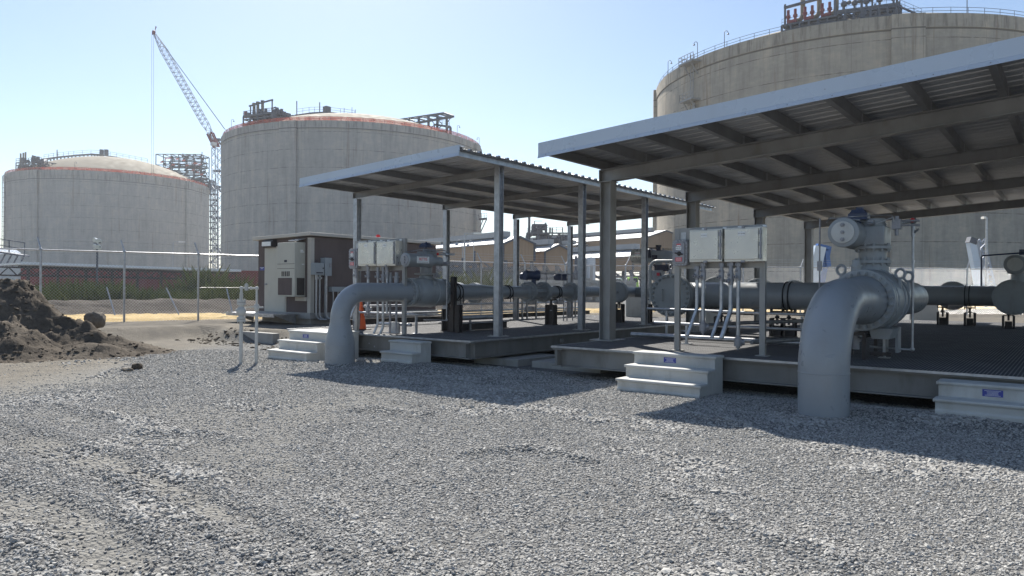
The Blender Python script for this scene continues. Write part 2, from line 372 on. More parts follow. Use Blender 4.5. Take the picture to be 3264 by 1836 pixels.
def hgt(x, y):
    z = raised(x, y)
    z = z+.05*(fbm(x*.35, y*.35, 3, 5)-.45)+.03*(fbm(x*1.6, y*1.6, 3, 9)-.45)
    m = sstep(-8.2, -7.6, x)*sstep(-.5, .1, y)*(1-sstep(13, 14, y))
    z = z*(1-m)+(-.03)*m
    td, tl = track(x, y); inn = 1-sstep(.16, .26, td)
    z = z+.030*np.exp(-((td-.34)/.10)**2)*(fbm(x*1.5, y*1.5, 3, 71)+.2)-.022*inn+.011*inn*np.sin(tl*30+td*6)
    z = z+.045*windrow(x, y)*(.35+1.3*fbm(x*2.3, y*2.3, 3, 23))
    z = z+.035*np.exp(-((x-5.0)**2+(y+1.19)**2)/.3)+.035*np.exp(-((x+4.45)**2+(y+1.36)**2)/.3)
    z = z+.06*np.exp(-(((x+3.1)/1.6)**2+((y+.45)/.5)**2))+.10*np.exp(-(((x-6.5)/1.5)**2+((y+.45)/.6)**2))
    return z
def gravel_amt(x, y):
    n = fbm(x*.33+5, y*.33, 4, 31); n2 = fbm(x*1.1, y*1.1, 3, 35)
    dep = (x-CAM.x)*FW.x+(y-CAM.y)*FW.y; r = (x-CAM.x)*RT0.x+(y-CAM.y)*RT0.y
    u = x*.78+y*.62
    g = .95+(n-.47)*2.2+(n2-.45)*1.2
    g = g-1.1*sstep(-7.4, -9.4, u+(n-.47)*4)                # bare dirt towards the fence
    g = g-.62*sstep(-1.7, -3.4, r+(n-.47)*3)*sstep(10.5, 7.5, dep+(n2-.45)*4)   # compacted tracks at the left
    g = np.maximum(g, .48*(1-sstep(-7.6, -9.2, u+(n-.47)*4)))+windrow(x, y)
    td, tl = track(x, y); g = g-.30*(1-sstep(.10, .30, td))+.3*np.exp(-((td-.36)/.14)**2)
    return np.clip(g, 0, 1)
def axis_pts(a, b, step, lo, hi, g=1.22, cap=400.):
    p = list(np.arange(a, b+1e-6, step)); d = step; v = p[-1]
    while v < hi: d = min(d*g, cap); v += d; p.append(v)
    d = step; v = p[0]; q = []
    while v > lo: d = min(d*g, cap); v -= d; q.append(v)
    return np.array(q[::-1]+p)
xs = axis_pts(-19, 12, .055, -2600, 2600); ys = axis_pts(-10.5, 4, .055, -2600, 2600)
GX, GY = np.meshgrid(xs, ys); GZ = hgt(GX, GY)
far = sstep(120, 300, np.hypot(GX, GY)); GZ = GZ*(1-far)
nx, ny = len(xs), len(ys)
me = bpy.data.meshes.new('ground'); me.vertices.add(nx*ny)
me.vertices.foreach_set('co', np.stack([GX.ravel(), GY.ravel(), GZ.ravel()], 1).ravel())
i0 = (np.arange(ny-1)[:, None]*nx+np.arange(nx-1)[None, :]).ravel()
q = np.stack([i0, i0+1, i0+nx+1, i0+nx], 1).ravel()
me.loops.add(len(q)); me.loops.foreach_set('vertex_index', q); me.polygons.add(len(q)//4); me.polygons.foreach_set('loop_start', np.arange(0, len(q), 4))
me.update(); me.validate(); me.shade_smooth()
ga = gravel_amt(GX, GY).ravel().astype(np.float32)
U = GX*.78+GY*.62
dd = np.maximum(sstep(-7.6, -9.8, U)*.9, sstep(.02, .3, raised(GX, GY))).ravel().astype(np.float32)
dd = np.maximum(dd, sstep(60, 120, np.hypot(GX, GY)).ravel().astype(np.float32)*.6)
me.attributes.new('gravel', 'FLOAT', 'POINT').data.foreach_set('value', ga)
me.attributes.new('dirt', 'FLOAT', 'POINT').data.foreach_set('value', dd)
me.materials.append(ground_m)
ground = bpy.data.objects.new('ground', me); col.objects.link(ground); ground['kind'] = 'structure'

# ---------------------------------------------------------------- gravel stones (stuff)
def stone_mesh(k):
    r = random.Random(k); m = M()
    vs = []; n1, n2 = 6, 3
    vs.append((0,0,-.42))
    for j in range(1, n2):
        th = PI*j/n2
        for i in range(n1):
            ph = 2*PI*(i+.3*j)/n1+r.uniform(-.25,.25); q_ = r.uniform(.8,1.15)
            vs.append((math.sin(th)*math.cos(ph)*q_*.62, math.sin(th)*math.sin(ph)*q_*.46, -math.cos(th)*.42*r.uniform(.7,1.2)))
    vs.append((r.uniform(-.1,.1),r.uniform(-.1,.1),.36*r.uniform(.7,1.1)))
    fs = [(0,1+(i+1)%n1,1+i) for i in range(n1)]
    for j in range(n2-2):
        for i in range(n1): a=1+j*n1+i; b=1+j*n1+(i+1)%n1; fs.append((a,b,b+n1,a+n1))
    L=len(vs)-1
    fs += [(1+(n2-2)*n1+i,1+(n2-2)*n1+(i+1)%n1,L) for i in range(n1)]
    me = bpy.data.meshes.new('gravel_stone'); me.from_pydata(vs, [], fs); me.materials.append(stone_m); return me
stonecol = bpy.data.collections.new('gravel_variants')
for k in range(7): stonecol.objects.link(bpy.data.objects.new('gravel_stone', stone_mesh(k)))
rg = np.random.default_rng(5)
def stones_in_view():
    P = []; S = []
    # depth bands in front of the camera: denser and smaller close by
    for d0, d1, dens, s0, s1 in ((2.6,5.5,2900,.012,.030),(5.5,8,2300,.013,.031),(8,12,1500,.016,.034),(12,18,800,.020,.040)):
        area = .5*(d1*d1-d0*d0)*2.05; n = int(area*dens)
        d = np.sqrt(rg.uniform(d0*d0, d1*d1, n)); t = rg.uniform(-1.0, 1.05, n)
        x = CAM.x+FW.x*d+RT0.x*t*d; y = CAM.y+FW.y*d+RT0.y*t*d
        g = gravel_amt(x, y)+.35*(fbm(x*2.2, y*2.2, 3, 77)-.45)
        keep = rg.uniform(0, 1, n) < np.clip(g*1.15, .035, 1)
        keep &= ~((x > -7.2) & (y > .6)) 
        x = x[keep]; y = y[keep]; s = rg.uniform(0, 1, len(x))**1.7*(s1-s0)+s0
        s = s*(.92+.9*sstep(.50, .68, fbm(x*.8+9, y*1.3, 3, 55))+.35*windrow(x, y)); big = rg.uniform(0, 1, len(x)) < .012; s = np.where(big, s*1.7, s)
        P.append(np.stack([x, y, hgt(x, y)+s*.05], 1)); S.append(s)
    return np.concatenate(P), np.concatenate(S)
SP, SS = stones_in_view(); NS = len(SP); print('stones', NS)
me = bpy.data.meshes.new('gravel_layer'); me.vertices.add(NS); me.vertices.foreach_set('co', SP.ravel())
rot = np.stack([rg.normal(0, .36, NS), rg.normal(0, .36, NS), rg.uniform(0, 6.28, NS)], 1)
me.attributes.new('rot', 'FLOAT_VECTOR', 'POINT').data.foreach_set('vector', rot.ravel().astype(np.float32))
scl = SS[:, None]*np.stack([rg.uniform(.8, 1.25, NS), rg.uniform(.8, 1.2, NS), rg.uniform(.6, 1.1, NS)], 1)
me.attributes.new('scl', 'FLOAT_VECTOR', 'POINT').data.foreach_set('vector', scl.ravel().astype(np.float32))
gl = bpy.data.objects.new('gravel_layer', me); col.objects.link(gl); gl['kind'] = 'stuff'; tag(gl, 'loose pale grey crushed limestone covering the yard', 'gravel')
ng = bpy.data.node_groups.new('scatter_gravel', 'GeometryNodeTree')
ng.interface.new_socket('Geometry', in_out='INPUT', socket_type='NodeSocketGeometry'); ng.interface.new_socket('Geometry', in_out='OUTPUT', socket_type='NodeSocketGeometry')
N = ng.nodes; gi = N.new('NodeGroupInput'); go = N.new('NodeGroupOutput'); ip = N.new('GeometryNodeInstanceOnPoints'); ci = N.new('GeometryNodeCollectionInfo')
ci.inputs['Collection'].default_value = stonecol; ci.inputs['Separate Children'].default_value = True; ci.inputs['Reset Children'].default_value = True
ip.inputs['Pick Instance'].default_value = True
for nm, sk in (('rot', 'Rotation'), ('scl', 'Scale')):
    na = N.new('GeometryNodeInputNamedAttribute'); na.data_type = 'FLOAT_VECTOR'; na.inputs['Name'].default_value = nm
    o_ = [o for o in na.outputs if o.name == 'Attribute' and o.enabled][0]; ng.links.new(o_, ip.inputs[sk])
ng.links.new(gi.outputs[0], ip.inputs['Points']); ng.links.new(ci.outputs[0], ip.inputs['Instance']); ng.links.new(ip.outputs[0], go.inputs[0])
gl.modifiers.new('scatter', 'NODES').node_group = ng

# ---------------------------------------------------------------- camera, light, sky
cam = bpy.data.cameras.new('camera'); cam.sensor_width = 36; cam.lens = 36*FPX/3264; cam.clip_start = .05; cam.clip_end = 6000
co = bpy.data.objects.new('camera', cam); col.objects.link(co); sc.camera = co
mw = Matrix((RT.to_4d(), UPV.to_4d(), (-FW).to_4d(), (0,0,0,1))).transposed(); mw.translation = CAM; mw[3][0] = mw[3][1] = mw[3][2] = 0; mw[3][3] = 1
for i in range(3): mw[i][0] = RT[i]; mw[i][1] = UPV[i]; mw[i][2] = -FW[i]
co.matrix_world = mw
SUN_EL = R(43); sdir = V3((-.79, .613, 0)).normalized()*math.cos(SUN_EL)+V3((0,0,math.sin(SUN_EL)))
sl = bpy.data.lights.new('sun', 'SUN'); sl.energy = 4.9; sl.angle = R(.53); sl.color = (1., .955, .87)
so = bpy.data.objects.new('sun', sl); col.objects.link(so); so.rotation_mode = 'QUATERNION'; so.rotation_quaternion = sdir.to_track_quat('Z', 'Y')
w = bpy.data.worlds.new('World'); sc.world = w; w.use_nodes = True; wn = w.node_tree.nodes
sky = wn.new('ShaderNodeTexSky'); sky.sky_type = 'NISHITA'; sky.sun_disc = False; sky.sun_elevation = SUN_EL; sky.sun_rotation = math.atan2(sdir.x, sdir.y)
sky.altitude = 0; sky.air_density = 1.0; sky.dust_density = .45; sky.ozone_density = 1.7
bg = wn['Background']; bg.inputs['Strength'].default_value = .077; w.node_tree.links.new(sky.outputs[0], bg.inputs[0])
sc.view_settings.view_transform = 'Standard'; sc.view_settings.look = 'None'; sc.view_settings.exposure = .92; sc.view_settings.gamma = 1
sc.cycles.use_denoising = True; sc.cycles.denoising_input_passes = 'RGB_ALBEDO_NORMAL'; sc.cycles.denoising_prefilter = 'ACCURATE'; sc.cycles.max_bounces = 6; sc.cycles.diffuse_bounces = 3; sc.cycles.glossy_bounces = 3; sc.cycles.transparent_max_bounces = 12
# ---------------------------------------------------------------- storage tanks
def wc(X, Y): return V3((CAM.x, CAM.y, 0))+RT0*X+FW*Y          # from (right, forward) of the viewpoint
TR = 41.0
def rim(c, px, near=True):                                      # point of the wall circle on a compass sight
    d = FW+RT0*((px-1632)/FPX); d.normalize(); o = V3((CAM.x, CAM.y, 0))-V3((c.x, c.y, 0))
    b = o.dot(d); q_ = max(b*b-(o.length_squared-TR*TR), 0); k = -b-math.sqrt(q_) if near else -b+math.sqrt(q_)
    p = V3((CAM.x, CAM.y, 0))+d*k; return math.atan2(p.y-c.y, p.x-c.x)
def ringstrip(m, c, r0, r1, z0, z1, a0=0, a1=2*PI, n=160):
    k = n if a1-a0 > 6.28 else max(2, int(n*(a1-a0)/6.28)+1); full = a1-a0 > 6.28
    A = [a0+(a1-a0)*i/k for i in range(k if full else k+1)]
    for (r, zz0, zz1) in ((r0, z0, z0), ): pass
    vs = []
    for a in A:
        x, y = math.cos(a), math.sin(a)
        vs += [(c.x+x*r0, c.y+y*r0, z0), (c.x+x*r1, c.y+y*r1, z0), (c.x+x*r1, c.y+y*r1, z1), (c.x+x*r0, c.y+y*r0, z1)]
    K = len(A); fs = []
    for i in range(K if full else K-1):
        j = (i+1) % K
        for e in range(4): fs.append((i*4+e, j*4+e, j*4+(e+1)%4, i*4+(e+1)%4))
    if not full: fs += [(3,2,1,0), ((K-1)*4, (K-1)*4+1, (K-1)*4+2, (K-1)*4+3)]
    return m.add(vs, fs)
def cp(c, a, r, z): return V3((c.x+r*math.cos(a), c.y+r*math.sin(a), z))
def gooseneck(m, p, out, h=2.6, r=.045):
    p = V3(p); o = V3(out).normalized()
    pts = [p, p+V3((0,0,h))]+[p+V3((0,0,h))+o*(.35*(1-math.cos(PI*i/6)))+V3((0,0,.35*math.sin(PI*i/6))) for i in range(1, 7)]
    m.tube(pts, r, 6); e = pts[-1]; m.lathe(e, (0,0,-1), [(0,.07),(.12,.1),(.3,.24),(.34,.24)], 8)
def rail_run(m, pts, h=1.1, post=2.0, r=.03):
    for a, b in zip(pts[:-1], pts[1:]):
        a = V3(a); b = V3(b); n = max(1, int((b-a).length/post))
        for zz in (h, h*.52): m.bar(a+V3((0,0,zz)), b+V3((0,0,zz)), r*1.6)
        for i in range(n+1): p = a.lerp(b, i/n); m.bar(p, p+V3((0,0,h)), r*1.6)
def storage_tank(c, H, label, wall_m, butt, net, extra, rise=9.2):
    t = thing('storage_tank', label, 'storage tank', (c.x, c.y, 0), 'concrete storage tanks on the horizon')
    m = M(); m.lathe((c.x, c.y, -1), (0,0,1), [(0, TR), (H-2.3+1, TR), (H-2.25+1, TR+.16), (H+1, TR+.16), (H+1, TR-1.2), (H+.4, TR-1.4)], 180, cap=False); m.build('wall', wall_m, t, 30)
    for a in butt:
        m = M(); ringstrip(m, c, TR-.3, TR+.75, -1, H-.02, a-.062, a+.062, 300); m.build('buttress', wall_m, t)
    m = M(); m.lathe((c.x, c.y, 0), (0,0,1), [(H+.3+rise*(1-(r/(TR-1.2))**2)*1.0, r) for r in [(TR-1.2)*(1-i/24) for i in range(25)]], 120, cap=False)
    m.build('dome_roof', dome_m, t, 60)
    m = M(); r = TR-.35
    A = [2*PI*i/88 for i in range(89)]
    for a, b in zip(A[:-1], A[1:]):
        for zz in (1.15, .6): m.bar(cp(c, a, r, H+zz), cp(c, b, r, H+zz), .06)
        m.bar(cp(c, a, r, H), cp(c, a, r, H+1.15), .07)
    m.build('railing', structs if not net else redv, t)
    if net:
        m = M(); ringstrip(m, c, r-.06, r-.05, H+.05, H+1.12); m.build('safety_netting', net_m, t)
    extra(t, c, H); return t

def pstack(m, p, h, r=.22): m.cyl(p, V3(p)+V3((0,0,h)), r, 10); m.cyl(V3(p)+V3((0,0,h)), V3(p)+V3((0,0,h+.35)), r*1.5, 10)
def gantry(m, o, ux, uy, L, W, z0, z1, nb, dens, seed, floors=(.0,.5,1.)):
    rr = random.Random(seed); o = V3(o); ux = V3(ux).normalized(); uy = V3(uy).normalized(); Z = V3((0,0,1))
    P = lambda i, j, z: o+ux*(L*i/nb)+uy*(W*j)+Z*z
    for i in range(nb+1):
        for j in (0, 1): m.bar(P(i,j,z0), P(i,j,z1), .32)
        for f in floors: z = z0+(z1-z0)*f; m.bar(P(i,0,z), P(i,1,z), .28)
    for f in floors:
        z = z0+(z1-z0)*f
        for j in (0, 1): m.bar(P(0,j,z), P(nb,j,z), .32)
    for i in range(nb):
        if i % 2 == 0: m.bar(P(i,0,z0), P(i+1,0,z0+(z1-z0)*floors[1]), .14)
    for k in range(dens):                                        # process pipes threading the frame
        z = z0+(z1-z0)*rr.random(); w_ = rr.random(); a = rr.random()*nb; b = min(nb, a+rr.uniform(.6, nb*.7)); r = rr.uniform(.07,.22)
        p = o+ux*(L*a/nb)+uy*(W*w_)+Z*z; q_ = o+ux*(L*b/nb)+uy*(W*w_)+Z*z; m.tube(bend([p, q_, q_+Z*rr.uniform(-2.4,2.2)], .5, 4), r, 6)
        if rr.random() < .5: m.bx(p.x-.4,p.x+.4,p.y-.4,p.y+.4,p.z-.35,p.z+.45)
def tank_lamps(t, c, H, pxs, out=1):
    for px in pxs:
        a = rim(c, px); m = M(); p = cp(c, a, TR-.3, H); s = 1 if out > 0 else -1
        gooseneck(m, p, RT0*s, 3.0, .06); m.build('lamp_post', structs, t)

C1 = wc(73.8, 159.6); C2 = wc(-51.25, 234.3); C3 = wc(-183.9, 329.1)
def ext1(t, c, H):
    # pipe platform on the rim, red relief valves, pale vent stacks
    a0 = rim(c, 2464); a1 = rim(c, 2660); a2 = rim(c, 2870)
    p0 = cp(c, a0, TR-3.5, H); p1 = cp(c, a1, TR-3.5, H); ux = p1-p0; L = ux.length; uy = V3((c.x-p0.x, c.y-p0.y, 0)).normalized()
    m = M(); gantry(m, p0, ux, uy, L, 4.5, 0, 2.4, 6, 26, 3, (0., .55, 1.))
    m.bx(0,0,0,0,0,0) if False else None
    fl = [p0+V3((0,0,2.4)), p1+V3((0,0,2.4)), p1+uy*4.5+V3((0,0,2.4)), p0+uy*4.5+V3((0,0,2.4))]; m.prism(fl, (0,0,.2)); rail_run(m, fl[:2], 1.2, 1.4)
    for i in (0, 1):
        q_ = p0.lerp(p1, .06+.9*i)+V3((0,0,2.6)); m.bar(q_, q_+V3((0,0,3.6)), .3)
    m.bar(p0.lerp(p1, .04)+V3((0,0,5.6)), p0.lerp(p1, .98)+V3((0,0,6.2)), .42); m.build('relief_platform', structs, t)
    for k in range(3):
        m = M()
        for e in (.12, .25): q_ = p0.lerp(p1, e+.31*k)+V3((0,0,2.6)); m.cyl(q_, q_+V3((0,0,2.4)), .25, 10); m.cyl(q_+V3((0,0,1.0)), q_+V3((0,0,1.4)), .4, 10)
        q0 = p0.lerp(p1, .12+.31*k)+V3((0,0,2.85)); m.bar(q0, p0.lerp(p1, .25+.31*k)+V3((0,0,2.85)), .5); m.build('relief_valve', redv, t)
        m = M(); q_ = p0.lerp(p1, .36+.3*k)+uy*.8+V3((0,0,3.1)); ud = ux.normalized()
        m.tube(bend([q_-ud*1.8, q_, q_+V3((0,0,12))], 1.3, 6), .42, 10); m.build('vent_stack', dome_m, t)
    p2 = cp(c, a2, TR-3.0, H); m = M(); uz = (p2-p1); n = 7
    gantry(m, p1+V3((0,0,.2)), uz, uy, uz.length, 3.0, 0, 2.9, 7, 34, 8, (.35,.85,1.))
    rail_run(m, [p1+V3((0,0,3.2)), p2+V3((0,0,3.2))], 1.2, 1.5)
    for e in (.12,.3,.5,.72,.95): q_ = p1.lerp(p2, e)+V3((0,0,3.1)); m.ball(q_+V3((0,0,1.1)), .55, 10); m.cyl(q_, q_+V3((0,0,.8)), .2, 8); m.ball(q_+V3((.8,0,1.2)), .4, 8)
    q_ = p1.lerp(p2, .42)+V3((0,0,2.6)); m.bar(q_, q_+V3((0,0,6)), .35); m.bar(q_+V3((0,0,5.4)), q_+V3((0,0,5.0))-uz.normalized()*4.5, .3)
    q_ = p1.lerp(p2, .1); m.bar(q_+V3((0,0,2.6)), q_+V3((0,0,8)), .16)
    q_ = p1.lerp(p2, 1.)+V3((0,0,2.8)); e_ = cp(c, rim(c, 2945), TR-1.5, H+.2); m.bar(q_, e_, .5, .25); rail_run(m, [q_, e_], 1.2, 1.2); m.build('pipe_bridge', structs, t)
    tank_lamps(t, c, H, (2121, 2301), 1); tank_lamps(t, c, H, (2215,), -1)
    a = rim(c, 3081); m = M(); m.bar(cp(c, a, TR-.3, H), cp(c, a, TR-.3, H+4), .12); m.build('lightning_rod', structs, t)
    # caged ladder and landings on the wall
    a = rim(c, 2208); m = M(); rd = V3((math.cos(a), math.sin(a), 0)); tg = V3((-rd.y, rd.x, 0))
    for zc, w_ in ((H-.9, 2.3), (H-8.4, 2.0)):
        q_ = cp(c, a, TR+1.0, zc); m.bar(q_-tg*w_, q_+tg*w_, 2.2, .3)
        e_ = [q_+rd*1.0+tg*w_, q_+rd*1.0-tg*w_, q_-rd*.9-tg*w_]; rail_run(m, e_, 1.5, .9, .05); m.bar(q_+rd*.8+tg*1.2, cp(c, a, TR, zc-2.4)+tg*1.2, .2); m.bar(q_+rd*.8-tg*1.2, cp(c, a, TR, zc-2.4)-tg*1.2, .2)
    for s_ in (-.4, .4): m.bar(cp(c, a, TR+.5, 4)+tg*s_, cp(c, a, TR+.5, H+1)+tg*s_, .14)
    for i in range(60): z = 4+(H-4)*i/60; m.bar(cp(c, a, TR+.5, z)-tg*.4, cp(c, a, TR+.5, z)+tg*.4, .07)
    m.bar(cp(c, a, TR+.6, 3)+tg*.9, cp(c, a, TR+.6, H-9)+tg*.9, .35); m.build('caged_ladder', galv_dull, t)
def ext2(t, c, H):
    a0 = rim(c, 763); p0 = cp(c, a0, TR-.9, H); uy = V3((c.x-p0.x, c.y-p0.y, 0)).normalized(); e1 = rim(c, 848); p1 = cp(c, e1, TR-2.2, H)
    m = M(); gantry(m, p0, p1-p0, uy, (p1-p0).length, 5, 0, 3.3, 4, 40, 5, (.3, .7, 1.)); fl = [p0+V3((0,0,3.3)), p1+V3((0,0,3.3)), p1+uy*5+V3((0,0,3.3)), p0+uy*5+V3((0,0,3.3))]
    m.prism(fl, (0,0,.35)); rail_run(m, fl[:2], 1.4, 1.3, .06)
    rr = random.Random(2)
    for i in range(14): q_ = p0.lerp(p1, rr.random())+uy*rr.uniform(0,3)+V3((0,0,3.6)); h_ = rr.uniform(.5,2.0); m.bx(q_.x-.3,q_.x+.3,q_.y-.3,q_.y+.3,q_.z,q_.z+h_)
    for e in (.25, .98): q_ = p0.lerp(p1, e)+V3((0,0,3.4)); m.bar(q_, q_+V3((0,0,2.6+e*.8)), .28)
    m.bar(p0.lerp(p1, .2)+V3((0,0,6.0)), p0.lerp(p1, 1.)+V3((0,0,6.9)), .36); p1 = p1+V3((0,0,.9))
    q0 = p1+V3((0,0,2.2)); q1 = at(945, 368, 214); m.bar(q0, V3((q1.x,q1.y,q0.z+1.2)), 1.2, .7)
    for e in (.15,.4,.6,.85): q_ = q0.lerp(V3((q1.x,q1.y,q0.z+1.2)), e)+V3((0,0,1.0)); m.bx(q_.x-.7,q_.x+.7,q_.y-.7,q_.y+.7,q_.z-.4,q_.z+.5); m.bar(q_-V3((0,0,3)), q_, .3)
    q_ = at(879, 375, 212); m.bar(V3((q_.x,q_.y,H)), at(879, 341, 212), .3); m.bar(at(879, 341, 212), at(864, 348, 212), .3); m.build('relief_platform', structs, t)
    for px, y in ((810, 333), (822, 329), (837, 325)):
        m = M(); q_ = at(px, y, 208); m.cyl((q_.x,q_.y,H+2.8), q_, .42, 10); m.cyl(q_, q_+V3((0,0,.4)), .55, 10); m.build('vent_stack', dome_m, t)
    for px in (783, 810, 826):
        m = M(); q_ = at(px, 370, 207); m.cyl(V3((q_.x,q_.y,H+3.7)), V3((q_.x,q_.y,H+5.6)), .5, 8); m.build('relief_valve', redv, t)
    # walkway curving over the dome to the crown
    m = M(); W = [(945,367),(985,361),(1020,359),(1050,360),(1085,364),(1130,370)]; D_ = [216,221,226,230,232,234]
    pp = [at(x, y, d) for (x, y), d in zip(W, D_)]
    for a, b in zip(pp[:-1], pp[1:]): m.bar(a, b, 1.4, .45)
    rail_run(m, [p+V3((0,0,.2)) for p in pp], 1.6, 2.4, .05)
    for i in range(26):
        e = i/25*3.99; k = int(e); q_ = pp[k].lerp(pp[k+1], e-k); m.bar(q_, q_-V3((0,0,1.3)), .3)
    q_ = at(1042, 340, 229); m.bx(q_.x-.9,q_.x+.9,q_.y-.9,q_.y+.9,q_.z-2.0,q_.z)
    for px, y in ((946, 322), (1019, 326)): e_ = at(px, 364, 222); m.bar(e_, at(px, y, 222), .22)
    for px, y0, y1 in ((1097,372,344),(1122,374,342),(1133,376,349)): m.bar(at(px,y0,234), at(px,y1,234), .12)
    m.build('dome_walkway', structs, t)
    # pipe support frame on the far rim
    m = M(); b0 = at(1285, 383, 222); b1 = at(1424, 368, 214); f0 = at(1310, 400, 214); top = [at(1270,383,226), at(1416,361,220), at(1445,371,212), at(1330,392,217)]
    for a, b in ((0,1),(1,2),(2,3)): m.bar(top[a], top[b], .6)
    m.bar(at(1270,383,226), at(1340,400,217), .5)
    for px, ya, yb in ((1304,378,386),(1335,373,402),(1366,370,409),(1394,366,414),(1424,370,421)):
        m.bar(at(px,ya,217), at(px,yb,217), .55)
    for a, b in (((1320,376),(1353,383)),((1345,372),(1383,381)),((1370,369),(1410,374)),((1400,364),(1432,372)),((1300,379),(1320,386))): m.bar(at(*a,222), at(*b,215), .4)
    m.bar(at(1320,392,216), at(1440,374,214), .5); m.bar(at(1384,397,216), at(1432,404,214), .9, .5); m.bar(at(1370,411,216), at(1426,421,214), .7, .6)
    for a, b in (((1368,375),(1386,397)),((1397,382),(1410,397)),((1438,374),(1425,392)),((1369,410),(1386,398)),((1398,409),(1406,403)),((1385,397),(1385,409))): m.bar(at(*a,215), at(*b,215), .22)
    rail_run(m, [at(1398,397,215), at(1432,402,214)], 1.3, .9, .05)
    m.tube(bend([at(1425,420,213), at(1425,404,213), at(1436,404,213), at(1436,428,213)], 1.0, 5), .4, 10); m.build('pipe_support_frame', structs, t)
    tank_lamps(t, c, H, (731, 1457), 1); tank_lamps(t, c, H, (1528,), -1)
    for y0, y1 in ((673, 700), ):                                # bracket platform half way down the right side
        m = M(); p = at(1526, 699, 222); q_ = at(1552, 697, 222); m.bar(p, q_, 2.2, .5); rail_run(m, [p, q_], 1.7, .8, .05); m.bar(q_, at(1530, 745, 222), .3); m.bar(at(1540,700,222), at(1530,725,222), .25); m.build('bracket_platform', structs, t)
def ext3(t, c, H):
    m = M(); p0 = cp(c, rim(c, 40), TR-1, H); p1 = cp(c, rim(c, 112), TR-2.5, H); uy = V3((c.x-p0.x, c.y-p0.y, 0)).normalized(); ux = (p1-p0).normalized()
    gantry(m, p0, p1-p0, uy, (p1-p0).length, 6, 0, 3.8, 4, 40, 9, (.3, .7, 1.)); rail_run(m, [p0+V3((0,0,4)), p1+V3((0,0,4))], 1.5, 1.6, .08); rr = random.Random(6)
    for i in range(14): q_ = p0.lerp(p1, rr.random())+uy*rr.uniform(0,3)+V3((0,0,4)); h_ = rr.uniform(.5,2.4); m.bx(q_.x-.4,q_.x+.4,q_.y-.4,q_.y+.4,q_.z,q_.z+h_)
    q_ = at(108, 532, 318); m.bar(p1+V3((0,0,3.4)), at(145, 510, 335), 1.6, .8); m.bar(at(103,516,320), at(103,496,320), .4); m.bar(at(103,496,320), at(115,499,320), .4); m.build('relief_platform', structs, t)
    for px, y in ((66, 489), (74.5, 487), (81.5, 485)):
        m = M(); e_ = at(px, y, 322); m.cyl((e_.x,e_.y,H+4), e_, .36, 10); m.build('vent_stack', dome_m, t)
    m = M(); W = [(140,508),(185,501),(235,496),(290,492),(330,495),(372,501),(470,520)]; D_ = [335,345,355,362,366,368,370]; pp = [at(x, y, d) for (x, y), d in zip(W, D_)]
    for i, (a, b) in enumerate(zip(pp[:-1], pp[1:])): m.bar(a, b, 1.6, .8 if i < 4 else .3)
    rail_run(m, [p+V3((0,0,.3)) for p in pp], 1.9, 3, .07)
    for i in range(18): e = i/17*3.99; k = int(e); q_ = pp[k].lerp(pp[k+1], e-k); m.bar(q_, q_-V3((0,0,2.2)), .5)
    m.bar(at(182,500,350), at(182,477,350), .35)
    m.build('dome_walkway', structs, t)
    for px in (324, 339):
        m = M(); a = at(px, 494, 362); m.cyl(a, a+V3((0,0,2.7)), 1.0, 12); m.build('roof_vent_drum', structs, t)
    m = M(); o = at(497, 512, 340); gantry(m, V3((o.x,o.y,H+1.0)), RT0, FW, 21.5, 9, 0, 15, 6, 150, 21, (0., .33, .66, 1.)); o = at(585, 520, 338); gantry(m, V3((o.x,o.y,H-.8)), RT0, FW, 12.5, 7, 0, 4.5, 4, 46, 25, (0., .5, 1.))
    m.build('pipe_support_frame', structs, t)
    rr = random.Random(4)
    for i in range(14):
        px = rr.uniform(505, 655); y = 500+max(0, px-600)*.55+rr.uniform(0, 40); a = at(px, y, 335); m = M(); m.bx(a.x-.9,a.x+.9,a.y-.3,a.y+.3,a.z-.35,a.z+.25); m.build('netting_patch', net_m, t)
    m = M(); a = rim(c, 20)
    for z in range(4, 46, 2): m.bar(cp(c, a, TR+.4, z), cp(c, a, TR+1.6, z), .16)
    m.bar(cp(c, a, TR+1.6, 2), cp(c, a, TR+1.6, 47), .22); m.bar(cp(c, a, TR+.6, 2), cp(c, a, TR+.6, 47), .22); m.build('caged_ladder', structs, t)
    tank_lamps(t, c, H, (235,), 1)
b1 = rim(C1, 2887); b2 = rim(C2, 917); b3 = rim(C3, 104)
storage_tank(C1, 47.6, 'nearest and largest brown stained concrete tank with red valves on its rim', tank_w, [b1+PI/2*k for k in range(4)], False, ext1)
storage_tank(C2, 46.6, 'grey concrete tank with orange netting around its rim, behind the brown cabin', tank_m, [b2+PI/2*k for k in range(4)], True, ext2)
storage_tank(C3, 48.2, 'most distant grey concrete tank beyond the chain link fence', tank_m, [b3+PI/2*k for k in range(4)], True, ext3, 11.5)

